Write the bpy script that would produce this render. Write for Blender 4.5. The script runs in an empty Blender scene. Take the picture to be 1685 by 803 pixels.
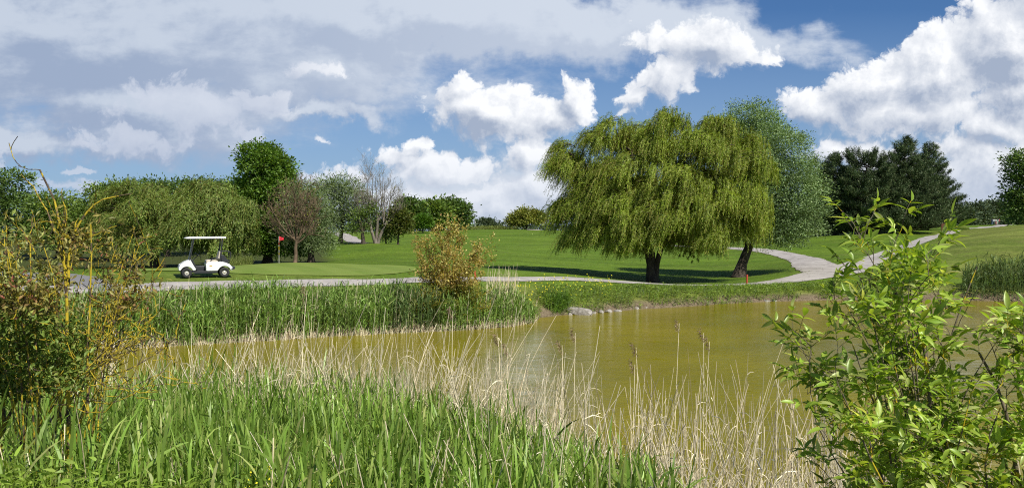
import bpy, bmesh, math, random
import numpy as np
from mathutils import Vector, Matrix
R = math.radians
rng = np.random.default_rng(7)
random.seed(7)
SC = bpy.context.scene
COL = SC.collection

# ------------------------------------------------------------ camera, sky, sun, exposure
F, HX, HY, CZ = 1459.0, 842.5, 382.0, 3.9      # focal length (px), principal column, horizon row, eye height over the water
cd = bpy.data.cameras.new('camera'); cam = bpy.data.objects.new('camera', cd); COL.objects.link(cam)
cd.sensor_width = 36; cd.lens = 36 * F / 1685; cd.clip_start = .1; cd.clip_end = 9000
cam.location = (0, 0, CZ); cam.rotation_euler = (R(90) - math.atan(19.5 / F), 0, 0)
SC.camera = cam
SC.view_settings.view_transform = 'Standard'; SC.view_settings.look = 'None'
SC.view_settings.gamma = 1; SC.view_settings.use_curve_mapping = False
SC.view_settings.exposure = 0.14
SC.cycles.use_denoising = False; SC.cycles.filter_width = 1.1
SC.cycles.max_bounces = 6; SC.cycles.diffuse_bounces = 3; SC.cycles.glossy_bounces = 3
SC.cycles.transmission_bounces = 4; SC.cycles.transparent_max_bounces = 6
SC.cycles.caustics_reflective = False; SC.cycles.caustics_refractive = False

SUN_EL, SUN_AZ = R(47), R(38)                  # azimuth: degrees to the right of straight behind the camera
sdir = Vector((math.sin(SUN_AZ) * math.cos(SUN_EL), -math.cos(SUN_AZ) * math.cos(SUN_EL), math.sin(SUN_EL)))
sl = bpy.data.lights.new('sun', 'SUN'); sl.energy = 5.0; sl.angle = R(.5); sl.color = (1, .95, .86)
so = bpy.data.objects.new('sun', sl); COL.objects.link(so); so.rotation_euler = sdir.to_track_quat('Z', 'Y').to_euler()

W = bpy.data.worlds.new('World'); SC.world = W; W.use_nodes = True
class NT:
    def __init__(s, nt): s.nt = nt; s.N = nt.nodes; s.L = nt.links
    def n(s, t, **k):
        x = s.N.new(t)
        for a, b in k.items(): setattr(x, a, b)
        return x
    def put(s, inp, v):
        if hasattr(v, 'links') or isinstance(v, bpy.types.NodeSocket): s.L.new(v, inp)
        else: inp.default_value = v
    def m(s, op, a, b=0.0, c=0.0, clamp=False):
        x = s.n('ShaderNodeMath', operation=op, use_clamp=clamp)
        s.put(x.inputs[0], a); s.put(x.inputs[1], b); s.put(x.inputs[2], c); return x.outputs[0]
    def v(s, op, a, b=(0, 0, 0), c=None, scale=None):
        x = s.n('ShaderNodeVectorMath', operation=op); s.put(x.inputs[0], a); s.put(x.inputs[1], b)
        if c is not None: s.put(x.inputs[2], c)
        if scale is not None: s.put(x.inputs['Scale'], scale)
        return x.outputs['Value'] if op in ('LENGTH', 'DOT_PRODUCT', 'DISTANCE') else x.outputs[0]
    def mix(s, f, a, b):
        x = s.n('ShaderNodeMix', data_type='RGBA'); s.put(x.inputs[0], f)
        s.put(x.inputs[6], a if not isinstance(a, tuple) else (*a[:3], 1)); s.put(x.inputs[7], b if not isinstance(b, tuple) else (*b[:3], 1)); return x.outputs[2]
    def noise(s, vec, scale, detail=4, rough=.5, dim='3D', dist=0.0, color=False):
        x = s.n('ShaderNodeTexNoise', noise_dimensions=dim)
        if vec is not None: s.put(x.inputs['Vector'], vec)
        x.inputs['Scale'].default_value = scale; x.inputs['Detail'].default_value = detail; x.inputs['Roughness'].default_value = rough
        x.inputs['Distortion'].default_value = dist
        return x.outputs['Color' if color else 'Fac']
    def mapr(s, v, a, b, c=0.0, d=1.0, smooth=True):
        x = s.n('ShaderNodeMapRange', interpolation_type='SMOOTHSTEP' if smooth else 'LINEAR')
        for i, q in enumerate((v, a, b, c, d)): s.put(x.inputs[i], q)
        return x.outputs[0]

def build_sky():
    g = NT(W.node_tree); g.N.clear()
    out = g.n('ShaderNodeOutputWorld'); bg = g.n('ShaderNodeBackground'); g.L.new(bg.outputs[0], out.inputs[0])
    sky = g.n('ShaderNodeTexSky', sky_type='NISHITA'); sky.sun_disc = False
    sky.sun_elevation = SUN_EL; sky.sun_rotation = math.atan2(sdir.x, sdir.y)
    sky.air_density = 1.0; sky.dust_density = .6; sky.ozone_density = 2.0; sky.altitude = 50
    tc = g.n('ShaderNodeTexCoord').outputs['Generated']
    sp = g.n('ShaderNodeSeparateXYZ'); g.L.new(tc, sp.inputs[0]); x, y, z = sp.outputs
    yy = g.m('MAXIMUM', g.m('ABSOLUTE', y), .22)
    U = g.m('MULTIPLY_ADD', g.m('DIVIDE', x, yy), 1.459, .8425)
    V = g.m('MULTIPLY_ADD', g.m('DIVIDE', z, yy), -1.459, .382)
    cb = g.n('ShaderNodeCombineXYZ'); g.L.new(U, cb.inputs[0]); g.L.new(V, cb.inputs[1]); uv = cb.outputs[0]
    # ellipses: (u, v, ru, rv, rotation degrees, weight)
    def group(name, ell, kind):
        ng = bpy.data.node_groups.new(name, 'ShaderNodeTree')
        ng.interface.new_socket('P', in_out='INPUT', socket_type='NodeSocketVector')
        ng.interface.new_socket('Big', in_out='OUTPUT', socket_type='NodeSocketFloat')
        ng.interface.new_socket('D', in_out='OUTPUT', socket_type='NodeSocketFloat')
        h = NT(ng); gi = h.n('NodeGroupInput'); go = h.n('NodeGroupOutput'); P = gi.outputs[0]
        wn = h.noise(P, 11.0, 8, .58, '2D', color=True)
        Pw = h.v('ADD', P, h.v('SCALE', h.v('SUBTRACT', wn, (.5, .5, .5)), scale=.065 if kind == 'c' else .10))
        acc = None
        for (u, v_, ru, rv, rot, w) in ell:
            mp = h.n('ShaderNodeMapping', vector_type='TEXTURE')
            Pi = Pw if acc is None else h.v('MULTIPLY_ADD', acc, (1e-7, 1e-7, 0), Pw); h.L.new(Pi, mp.inputs[0])
            mp.inputs[1].default_value = (u, v_, 0); mp.inputs[2].default_value = (0, 0, R(rot)); mp.inputs[3].default_value = (ru, rv, 1)
            d = h.m('MULTIPLY_ADD', h.v('LENGTH', mp.outputs[0]), -w, w)
            acc = d if acc is None else h.m('SMOOTH_MAX', acc, d, .22)
        if kind == 'c':
            vo = h.n('ShaderNodeTexVoronoi', voronoi_dimensions='2D', feature='SMOOTH_F1'); h.L.new(Pw, vo.inputs['Vector'])
            vo.inputs['Scale'].default_value = 19; vo.inputs['Detail'].default_value = 3.0; vo.inputs['Roughness'].default_value = .6
            vo.inputs['Smoothness'].default_value = .45; vo.inputs['Lacunarity'].default_value = 2.3
            bil = h.m('MULTIPLY_ADD', vo.outputs['Distance'], -1.0, .42)
            fb = h.m('SUBTRACT', h.noise(P, 9.0, 9, .6, '2D'), .5)
            D = h.m('ADD', h.m('MULTIPLY_ADD', bil, .55, acc), h.m('MULTIPLY', fb, .9))
        else:
            st = h.v('MULTIPLY', P, (1.0, 2.1, 1))
            fb = h.m('SUBTRACT', h.noise(st, 4.5, 9, .62, '2D', dist=.15), .5)
            D = h.m('MULTIPLY_ADD', fb, 1.7, acc)
        h.L.new(acc, go.inputs[0]); h.L.new(D, go.inputs[1]); return ng
    CUM = [ # crisp heaps
        (.81, .19, .12, .062, 0, 1.8), (.87, .205, .08, .04, 0, 1.2), (.768, .150, .038, .036, 0, 1), (.730, .200, .048, .032, 0, 1), (.850, .175, .06, .04, 0, 1), (.950, .170, .040, .036, 0, 1.4), (.905, .195, .055, .034, 0, 1.1),
        (.685, .245, .045, .018, 0, .8), (.60, .278, .05, .018, -8, .8), (.73, .285, .13, .040, 0, 1.2), (.66, .325, .17, .038, 0, 1.0), (.87, .255, .06, .05, 0, 1.3), (.90, .31, .09, .05, 0, 1.2), (.80, .345, .16, .03, 0, 1.0), (.50, .29, .07, .022, 0, .6),
        (1.17, .08, .13, .05, 6, 1.2), (1.08, .125, .08, .035, -30, 1), (1.05, .16, .055, .028, -38, 1), (1.25, .10, .045, .030, 0, .9), (1.10, .13, .08, .045, -40, 1.2), (1.05, .168, .05, .018, -35, .9), (1.02, .187, .03, .010, -20, .8), (1.08, .075, .08, .04, 0, .7),
        (1.345, .182, .085, .042, 10, 1.3), (1.44, .145, .11, .066, -22, 1.8), (1.54, .13, .14, .095, -18, 2.2), (1.66, .09, .12, .12, -40, 2.2), (1.50, .185, .20, .05, -6, 1.6), (1.72, .0, .09, .12, 0, 1.4), (1.68, .15, .14, .08, 0, 1.8),
        (1.58, .235, .10, .03, 0, .9), (1.64, .215, .10, .05, 0, 1.3), (1.67, .29, .16, .085, 0, 1.7), (1.39, .255, .10, .03, 0, 1.0), (1.50, .29, .18, .05, 0, 1.2), (1.80, .25, .15, .09, 0, 1),
        (.125, .283, .040, .009, -3, .9), (.115, .305, .10, .016, 0, .7), (.52, .120, .06, .018, 5, .7), (.43, .165, .06, .028, 15, .8), (.32, .205, .10, .035, 0, .8), (.22, .235, .13, .03, 0, .8), (.425, .232, .03, .014, 0, .8), (.525, .232, .012, .004, 0, .4),
        (.78, .33, .16, .05, 0, .9), (.66, .26, .07, .03, 0, .8), (.30, .18, .12, .05, 0, .8), (-.2, .25, .25, .06, 0, .9), (2.1, .1, .2, .15, 0, .9)]
    SHT = [ # soft high sheet
        (.15, .06, .85, .17, 0, 1.8), (.20, .17, .36, .11, 8, 1.6), (.0, .235, .34, .05, 0, 1.3), (.70, .035, .62, .085, 2, 1.8), (1.15, .06, .30, .05, 5, 1.4), (.52, .187, .16, .022, 1, 1.2), (.95, .05, .35, .06, 0, 1.5),
        (.35, -.15, 1.1, .16, 0, 1.6), (.75, .33, .34, .08, 0, 1.0), (1.58, .30, .28, .08, 0, 1.0), (1.6, -.25, .5, .12, 0, .9), (0, .268, .12, .012, 0, .8), (.18, .24, .22, .035, 4, 1.1), (1.2, .36, .7, .04, 0, .7), (.3, .345, .6, .035, 0, .6)]
    gc, gs = group('cumulus_field', CUM, 'c'), group('sheet_field', SHT, 's')
    def use(ng, P):
        x = g.n('ShaderNodeGroup'); x.node_tree = ng; g.L.new(P, x.inputs[0]); return x.outputs[0], x.outputs[1]
    big, D = use(gc, uv)
    big2, D2 = use(gc, g.v('ADD', uv, (.014, -.017, 0)))
    sb, SD = use(gs, uv)
    _, SD2 = use(gs, g.v('ADD', uv, (.02, -.03, 0)))
    # blue air
    blue = g.v('MULTIPLY', sky.outputs[0], (.034, .053, .078))
    hz = g.mapr(g.m('DIVIDE', z, yy), -.02, .25, 1.0, 0.0, smooth=False)
    blue = g.mix(g.m('MULTIPLY', hz, .78), blue, (.33, .45, .64))
    # sheet
    sa = g.mapr(SD, -.10, .70, 0, .98)
    sl_ = g.mapr(g.m('SUBTRACT', SD, SD2), -.42, .46, 0, 1)
    warm = g.mapr(U, .1, 1.0, 0, .5)
    scol = g.mix(sl_, (.31, .385, .53), (.52, .585, .69)); scol = g.mix(warm, scol, (.66, .715, .80))
    col = g.mix(sa, blue, scol)
    # cumulus
    lit = g.m('ADD', g.m('MULTIPLY', g.m('SUBTRACT', D, D2), .62), g.m('MULTIPLY', g.m('SUBTRACT', big, big2), .55))
    lit = g.m('ADD', lit, g.m('MULTIPLY_ADD', g.m('MINIMUM', D, 1.1), -.26, .66)); lit = g.m('ADD', lit, g.m('ADD', g.m('MULTIPLY_ADD', g.noise(uv, 14, 6, .62, '2D'), .9, -.45), g.m('MULTIPLY_ADD', g.noise(uv, 5, 3, .5, '2D'), .8, -.4)))
    lt = g.mapr(lit, -.12, 1.12, 0, 1, smooth=False)
    ca = g.mapr(D, -.20, g.mapr(lt, .1, .8, .55, .12), 0, 1)
    ccol = g.mix(lt, (.34, .405, .53), (.90, .915, .94))
    low = g.mapr(V, .22, .34, 0, .45)
    ccol = g.mix(low, ccol, (.50, .57, .70))
    lft = g.mapr(U, .40, .66, .72, 0)
    ccol = g.mix(lft, ccol, (.50, .555, .68))
    ca = g.m('MULTIPLY', ca, g.mapr(U, .38, .62, .68, 1.0))
    col = g.mix(ca, col, ccol)
    g.L.new(col, bg.inputs[0]); bg.inputs[1].default_value = 1.0
    W.cycles.sampling_method = 'MANUAL'; W.cycles.sample_map_resolution = 512
build_sky()

# ------------------------------------------------------------ helpers
def P3(px, py, d): return np.array([(px - HX) / F * d, d, CZ - (py - HY) / F * d])
def nrm(a): return a / np.maximum(np.linalg.norm(a, axis=-1, keepdims=True), 1e-9)
def tag(o, label=None, cat=None, group=None, kind=None):
    if label: o['label'] = label
    if cat: o['category'] = cat
    if group: o['group'] = group
    if kind: o['kind'] = kind
    return o
def empty(name, loc, rz=0, **k):
    o = bpy.data.objects.new(name, None); COL.objects.link(o); o.location = loc; o.rotation_euler = (0, 0, rz); o.empty_display_size = .2
    tag(o, **k); return o
class MB:
    def __init__(s): s.V = []; s.Q = []; s.T = []; s.QM = []; s.TM = []; s.n = 0
    def addq(s, v, q, mi=0):
        v = np.asarray(v, float).reshape(-1, 3); q = np.asarray(q).reshape(-1, 4) + s.n
        s.V.append(v); s.Q.append(q); s.QM.append(np.full(len(q), mi)); s.n += len(v)
    def addt(s, v, t, mi=0):
        v = np.asarray(v, float).reshape(-1, 3); t = np.asarray(t).reshape(-1, 3) + s.n
        s.V.append(v); s.T.append(t); s.TM.append(np.full(len(t), mi)); s.n += len(v)
    def leaves(s, c, d, n, L, Wd, mi=0, fold=.0):
        d = nrm(d); sd = nrm(np.cross(d, n)); nn = np.cross(sd, d); L = np.broadcast_to(np.asarray(L, float), (len(c),))[:, None]; Wd = np.broadcast_to(np.asarray(Wd, float), (len(c),))[:, None]
        m = c + d * L * .42 + nn * fold * Wd
        v = np.stack([c, m + sd * Wd / 2, c + d * L, m - sd * Wd / 2], 1)
        s.addq(v, np.arange(len(c) * 4), mi)
    def strips(s, P, S, mi=0):
        N, K = P.shape[:2]; v = np.stack([P - S, P + S], 2)
        i = np.arange(N)[:, None] * K * 2 + np.arange(K - 1)[None] * 2
        s.addq(v, np.stack([i, i + 1, i + 3, i + 2], -1), mi)
    def tubes(s, P, Rr, sides=5, mi=0):
        P = np.asarray(P, float); N, K = P.shape[:2]; Rr = np.broadcast_to(np.asarray(Rr, float), (N, K))
        T = nrm(np.gradient(P, axis=1)); tm = nrm(P[:, -1] - P[:, 0] + 1e-6)
        ax = np.where(np.abs(tm[:, 2:3]) > .8, np.array([[1., .13, 0]]), np.array([[.05, .02, 1.]]))
        A = nrm(np.cross(T, np.repeat(ax[:, None], K, 1))); B = np.cross(T, A)
        a = np.arange(sides) / sides * 2 * math.pi
        v = P[:, :, None] + Rr[..., None, None] * (A[:, :, None] * np.cos(a)[None, None, :, None] + B[:, :, None] * np.sin(a)[None, None, :, None])
        i = np.arange(N)[:, None, None] * K * sides + np.arange(K - 1)[None, :, None] * sides; j = np.arange(sides)[None, None]; j2 = (j + 1) % sides
        s.addq(v, np.stack([i + j, i + j2, i + sides + j2, i + sides + j], -1), mi)
    def build(s, name, mats, parent=None, smooth=False, loc=None):
        V = np.concatenate(s.V) if s.V else np.zeros((0, 3))
        if loc is not None: V = V - np.asarray(loc)
        Q = np.concatenate(s.Q) if s.Q else np.zeros((0, 4), int); T = np.concatenate(s.T) if s.T else np.zeros((0, 3), int)
        me = bpy.data.meshes.new(name); me.vertices.add(len(V)); me.vertices.foreach_set('co', V.astype(np.float32).ravel())
        me.loops.add(Q.size + T.size); me.loops.foreach_set('vertex_index', np.concatenate([Q.ravel(), T.ravel()]).astype(np.int32))
        me.polygons.add(len(Q) + len(T))
        st = np.concatenate([np.arange(len(Q)) * 4, Q.size + np.arange(len(T)) * 3]).astype(np.int32)
        me.polygons.foreach_set('loop_start', st)
        mi = np.concatenate([np.concatenate(s.QM) if s.QM else np.zeros(0), np.concatenate(s.TM) if s.TM else np.zeros(0)]).astype(np.int32)
        mats = mats if isinstance(mats, (list, tuple)) else [mats]
        for m in mats: me.materials.append(m)
        me.polygons.foreach_set('material_index', mi)
        me.polygons.foreach_set('use_smooth', np.full(len(mi), smooth))
        me.update(calc_edges=True)
        o = bpy.data.objects.new(name, me); COL.objects.link(o)
        if loc is not None and parent is None: o.location = loc
        if parent is not None: o.parent = parent
        return o
def resample(p, K, rnd=0.0):
    p = np.asarray(p, float)
    for _ in range(2):                       # corner cutting
        if len(p) > 2:
            q = [p[0]]
            for a, b in zip(p[:-1], p[1:]): q += [a * .75 + b * .25, a * .25 + b * .75]
            q.append(p[-1]); p = np.array(q)
    l = np.r_[0, np.cumsum(np.linalg.norm(np.diff(p, axis=0), axis=1))]; t = np.linspace(0, l[-1], K)
    o = np.stack([np.interp(t, l, p[:, k]) for k in range(3)], 1)
    if rnd: o[1:] += rng.normal(0, rnd, (K - 1, 3)).cumsum(0) * np.linspace(.3, 1, K - 1)[:, None]
    return o
def sinfield(p, k, ph=0.0):
    return (np.sin(p[..., 0] * k + 1.3 + ph) * np.sin(p[..., 1] * k * 1.13 + 2.1 + ph * 2) + np.sin(p[..., 2] * k * 1.31 + p[..., 0] * k * .6 + .5 + ph) * np.sin(p[..., 1] * k * .7 - p[..., 2] * k + ph)) * .5

# ------------------------------------------------------------ materials
def mat(name):
    m = bpy.data.materials.new(name); m.use_nodes = True; g = NT(m.node_tree); g.N.clear()
    out = g.n('ShaderNodeOutputMaterial'); return m, g, out
def principled(g, out, col, rough=.6, spec=.5, **k):
    b = g.n('ShaderNodeBsdfPrincipled'); g.put(b.inputs['Base Color'], (*col, 1) if isinstance(col, tuple) else col)
    g.put(b.inputs['Roughness'], rough); b.inputs['Specular IOR Level'].default_value = spec
    for a, c in k.items(): g.put(b.inputs[a], c)
    g.L.new(b.outputs[0], out.inputs[0]); return b
def leafmat(name, c1, c2, c3=None, trans=.35, gloss=.03, rough=.45, vary=1.2, tcol=None):
    m, g, out = mat(name)
    rnd = g.n('ShaderNodeNewGeometry').outputs['Random Per Island']
    c3 = c3 or tuple(a * .6 for a in c1)
    col = g.mix(g.mapr(rnd, 0, .75, smooth=False), c1, c2); col = g.mix(g.mapr(rnd, .8, 1.0, smooth=False), col, c3)
    pos = g.n('ShaderNodeTexCoord').outputs['Object']
    nz = g.noise(pos, vary, 3, .6); f = g.m('MULTIPLY', g.mapr(nz, .3, .7, .74, 1.25), g.m('MULTIPLY_ADD', g.m('FRACT', g.m('MULTIPLY', rnd, 37.7)), .75, .65))
    col = g.v('SCALE', col, scale=f)
    d = g.n('ShaderNodeBsdfDiffuse'); g.L.new(col, d.inputs[0]); t = g.n('ShaderNodeBsdfTranslucent')
    g.L.new(g.v('MULTIPLY', col, tcol or (1.35, 1.25, .5)), t.inputs[0])
    mx = g.n('ShaderNodeMixShader'); mx.inputs[0].default_value = trans; g.L.new(d.outputs[0], mx.inputs[1]); g.L.new(t.outputs[0], mx.inputs[2])
    gl = g.n('ShaderNodeBsdfGlossy'); gl.inputs['Roughness'].default_value = rough; gl.inputs[0].default_value = (.75, .85, .6, 1)
    m2 = g.n('ShaderNodeMixShader'); m2.inputs[0].default_value = gloss; g.L.new(mx.outputs[0], m2.inputs[1]); g.L.new(gl.outputs[0], m2.inputs[2])
    g.L.new(m2.outputs[0], out.inputs[0]); return m
def barkmat(name, c1, c2, lichen=None, lo=.5, hi=.56, scale=6, lscale=10):
    m, g, out = mat(name); pos = g.n('ShaderNodeTexCoord').outputs['Object']
    n1 = g.noise(g.v('MULTIPLY', pos, (1, 1, .35)), scale, 5, .65); col = g.mix(g.mapr(n1, .35, .65), c1, c2)
    if lichen: col = g.mix(g.mapr(g.noise(pos, lscale, 4, .6), lo, hi), col, lichen)
    b = principled(g, out, col, .9, .2); bp = g.n('ShaderNodeBump'); bp.inputs[0].default_value = .5; bp.inputs[1].default_value = .02
    g.L.new(n1, bp.inputs['Height']); g.L.new(bp.outputs[0], b.inputs['Normal']); return m
def plain(name, c, rough=.5, spec=.5, metal=0.0, dirt=.12, scale=8):
    m, g, out = mat(name); pos = g.n('ShaderNodeTexCoord').outputs['Object']
    f = g.mapr(g.noise(pos, scale, 4, .6), .35, .7, 1 - dirt, 1.0)
    principled(g, out, g.v('SCALE', c, scale=f), rough, spec, Metallic=metal); return m

BARK = barkmat('bark_brown', (.09, .065, .045), (.19, .15, .11))
BARKD = barkmat('bark_dark', (.035, .028, .02), (.085, .068, .05))
BARKG = barkmat('bark_grey', (.12, .10, .075), (.24, .21, .17))
BARKR = barkmat('bark_reddish', (.10, .068, .042), (.19, .135, .085))
LICH = barkmat('lichen_bark', (.07, .05, .035), (.15, .11, .07), (.50, .38, .03), .42, .54, 20, 14)
LICH2 = barkmat('elder_bark', (.10, .08, .055), (.20, .165, .115), (.52, .40, .02), .53, .60, 20, 9)
M_WIL = leafmat('willow_leaf', (0.1659, 0.2541, 0.022), (0.268, 0.3509, 0.0385), (0.4594, 0.4719, 0.11), trans=.38, gloss=.03, vary=.55)
M_WIL2 = leafmat('far_willow_leaf', (0.115, 0.1782, 0.0287), (0.184, 0.253, 0.046), (0.276, 0.3335, 0.092), gloss=.025, vary=.4)
M_SIL = leafmat('silver_leaf', (0.1365, 0.2255, 0.07), (0.21, 0.308, 0.12), (0.378, 0.462, 0.25), trans=.25, gloss=.04, vary=.5)
M_SIL2 = leafmat('pale_leaf', (0.132, 0.1925, 0.066), (0.198, 0.2585, 0.11), (0.297, 0.352, 0.187), trans=.25, gloss=.025, vary=.4)
M_POP = leafmat('poplar_leaf', (0.078, 0.1625, 0.0182), (0.13, 0.234, 0.0286), (0.26, 0.364, 0.078), gloss=.04, vary=.5)
M_GRN = leafmat('broad_leaf', (0.108, 0.1823, 0.0338), (0.1755, 0.2565, 0.0473), (0.2565, 0.3375, 0.081), vary=.4)
M_DRK = leafmat('dark_leaf', (0.077, 0.14, 0.035), (0.126, 0.203, 0.049), (0.196, 0.266, 0.084), vary=.4)
M_OLV = leafmat('olive_leaf', (.17, .20, .03), (.26, .28, .05), (.33, .29, .08), vary=.4)
M_RND = leafmat('bright_leaf', (.075, .17, .014), (.12, .23, .025), vary=.6)
M_PIN = leafmat('pine_needle', (0.0364, 0.065, 0.0234), (0.0676, 0.104, 0.0364), (0.13, 0.143, 0.0585), trans=.1, gloss=.04, vary=.5, tcol=(1.1, 1.1, .7))
M_FAR = leafmat('distant_leaf', (0.072, 0.108, 0.06), (0.108, 0.144, 0.078), (0.168, 0.204, 0.12), trans=.2, vary=.15)
M_ELD = leafmat('elder_leaf', (.23, .37, .035), (.38, .50, .075), (.64, .67, .28), trans=.46, gloss=.04, rough=.38, vary=4)
M_LBU = leafmat('small_dark_leaf', (0.1725, 0.184, 0.035), (0.322, 0.276, 0.08), (0.276, 0.092, 0.06), trans=.3, gloss=.025, vary=3)
M_LBP = leafmat('small_pale_leaf', (.22, .27, .06), (.34, .36, .12), (.34, .33, .15), trans=.3, gloss=.025, vary=3)
M_LBG = leafmat('small_green_leaf', (0.1, 0.1632, 0.02464), (0.18, 0.2496, 0.044), (0.32, 0.3264, 0.0792), trans=.3, gloss=.025, vary=3)
M_MBU = leafmat('golden_leaf', (.32, .28, .07), (.46, .39, .12), (.44, .22, .09), trans=.3, vary=2)
M_REED = leafmat('reed_leaf', (.15, .27, .035), (.25, .37, .065), (.42, .45, .15), trans=.38, gloss=.04, rough=.4, vary=1.2)
M_REEDB = leafmat('far_reed_leaf', (0.162, 0.2916, 0.0486), (0.2484, 0.378, 0.081), (0.4104, 0.432, 0.1728), trans=.3, gloss=.025, vary=.8)
M_REEDD = leafmat('deep_reed_leaf', (.07, .125, .035), (.115, .175, .05), (.20, .22, .09), trans=.25, gloss=.025, vary=.8)
M_DRY = leafmat('dry_straw', (.70, .59, .37), (.86, .77, .55), (.46, .35, .20), trans=.15, gloss=.04, vary=2, tcol=(1.1, 1, .8))
M_PLUME = leafmat('reed_plume', (.22, .15, .09), (.34, .24, .15), trans=.2, vary=5, tcol=(1.1, 1, .8))
M_WEED = leafmat('weed_leaf', (.16, .26, .025), (.25, .36, .05), (.24, .27, .07), trans=.35, vary=.9)
M_GRS = leafmat('rough_grass', (.12, .17, .03), (.19, .22, .05), (.32, .29, .12), trans=.3, gloss=.03, vary=.5)
M_YEL, g_, o_ = mat('yellow_petal'); principled(g_, o_, (.75, .68, .03), .6, .3)

# ------------------------------------------------------------ terrain
far_px = [(-1500, 24, 0), (-900, 25, 0), (-400, 26, 0), (-100, 27.4, 0), (130, 29, 0), (300, 30.6, 0), (450, 32, 0), (550, 33.3, 0), (650, 34.3, 0), (760, 35.3, 0), (840, 36.6, 0), (880, 38.2, 0), (890, 40.4, 0), (925, 41.7, 0), (960, 42.1, 0), (1050, 44.8, 0), (1150, 47, 0), (1250, 49.5, 0), (1350, 50.8, 0), (1450, 50.8, 0), (1600, 50.4, 0), (1800, 49, 0), (2100, 47, 0), (2600, 45, 0)]
near_px = [(3000, 8), (2300, 9), (1700, 10.5), (1400, 12), (1100, 12.5), (900, 13), (700, 14), (450, 15), (200, 16), (-100, 17), (-600, 18), (-1200, 19)]
FAR = np.array([((p - HX) / F * d, d) for p, d, _ in far_px]); NEAR = np.array([((p - HX) / F * d, d) for p, d in near_px])
def wiggle(a, amp):
    out = []
    for p, q in zip(a[:-1], a[1:]):
        L = np.linalg.norm(q - p); k = max(1, int(L / .8))
        for i in range(k):
            t = i / k; out.append(p * (1 - t) + q * t + rng.normal(0, amp, 2) * (1 if i else .3))
    out.append(a[-1]); return np.array(out)
POND = np.concatenate([wiggle(FAR, .12), wiggle(NEAR, .12)])
def sdist(x, y):
    A = POND; B = np.roll(POND, -1, 0); best = np.full(x.shape, 1e9); inside = np.zeros(x.shape, bool)
    for a, b in zip(A, B):
        ex, ey = b - a; t = np.clip(((x - a[0]) * ex + (y - a[1]) * ey) / (ex * ex + ey * ey + 1e-12), 0, 1)
        d = (x - a[0] - t * ex) ** 2 + (y - a[1] - t * ey) ** 2; best = np.minimum(best, d)
        c = ((a[1] > y) != (b[1] > y)) & (x < (b[0] - a[0]) * (y - a[1]) / (b[1] - a[1] + 1e-12) + a[0]); inside ^= c
    return np.where(inside, -1, 1) * np.sqrt(best)
CT = []   # (px, d, z)
for px in (-1400, -400, 300, 842, 1300, 1800, 2600, 3400):
    CT += [(px, 1, 2.3), (px, 3.5, 1.75), (px, 6, 1.25), (px, 9, .75)]
CT += [(p, d, .3) for p, d in near_px[1:-1:2]]
CT += [(p, d, .45) for p, d, _ in far_px[1::2]]
PT = [(0, 478, 36), (150, 475, 37), (300, 472, 37.5), (500, 468, 40), (700, 461, 44), (800, 459, 47), (930, 457, 51), (1050, 464, 54), (1130, 468, 55), (1215, 468, 56), (1290, 465, 57), (1340, 459, 59), (1375, 451, 63), (1350, 438, 69), (1330, 429, 76), (1290, 418, 90), (1215, 410, 102), (1120, 405, 112),
      (1410, 443, 66), (1450, 426, 76), (1500, 402, 93), (1545, 385, 115), (1590, 376.5, 142), (1640, 372.5, 185), (1665, 371, 260),
      (1075, 463, 60), (1215, 459, 65), (1000, 430, 85), (1150, 432, 82), (930, 400, 130), (870, 379, 190), (960, 380, 190), (1100, 385, 175), (1400, 402, 98), (1420, 385, 115), (1480, 380, 122), (1550, 378, 128), (1300, 395, 115), (1250, 390, 150),
      (1600, 400, 80), (1685, 376, 98), (1640, 375, 112), (1600, 442, 62), (1700, 440, 60), (1800, 370, 105), (1900, 400, 80), (1760, 374, 150), (1500, 460, 56), (1700, 371, 200),
      (337, 456.5, 41), (200, 458, 41), (50, 458, 42), (459, 434, 66), (300, 440, 64), (600, 438, 62), (300, 440, 72), (120, 440, 75), (0, 437, 80), (440, 436, 74), (500, 432, 73), (485, 433.5, 68), (600, 432, 68), (560, 425, 78),
      (640, 403, 95), (580, 405, 100), (700, 402, 100), (740, 415, 85), (655, 403, 107), (620, 401, 107), (590, 400, 118), (562, 386, 165), (700, 382, 180), (770, 378, 190), (800, 377.5, 195), (700, 446, 54), (800, 440, 64), (850, 425, 82), (800, 405, 115), (450, 392, 130), (300, 400, 120), (100, 400, 120), (250, 385, 200), (1450, 376, 180), (1610, 371, 260)]
CT += [(a, d, CZ - (b - HY) / F * d) for a, b, d in PT]
for px in (-2500, -1200, -400, 2200, 3000, 4000):
    CT += [(px, 38, 1.6), (px, 60, 1.9), (px, 100, 2.4), (px, 180, 3.2)]
for px in (-2500, -800, 200, 842, 1400, 2200, 3500): CT += [(px, 420, 3.6 if px < 1300 else 5.0), (px, 1100, 3.4), (px, 4500, 3.0)]
for px in (-200, 400, 870, 1200): CT += [(px, 240, 3.6)]
CT = np.array(CT, float)
cu, cv = np.clip((CT[:, 0] - HX) / F, -1.3, 1.3) * 2.2, np.log(CT[:, 1])
def tps(r2): return np.where(r2 > 1e-12, .5 * r2 * np.log(r2 + 1e-12), 0)
_K = tps((cu[:, None] - cu) ** 2 + (cv[:, None] - cv) ** 2) + np.eye(len(CT)) * 2e-4
_Pm = np.stack([np.ones_like(cu), cu, cv], 1); _A = np.block([[_K, _Pm], [_Pm.T, np.zeros((3, 3))]])
_W = np.linalg.solve(_A, np.r_[CT[:, 2], 0, 0, 0])
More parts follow.
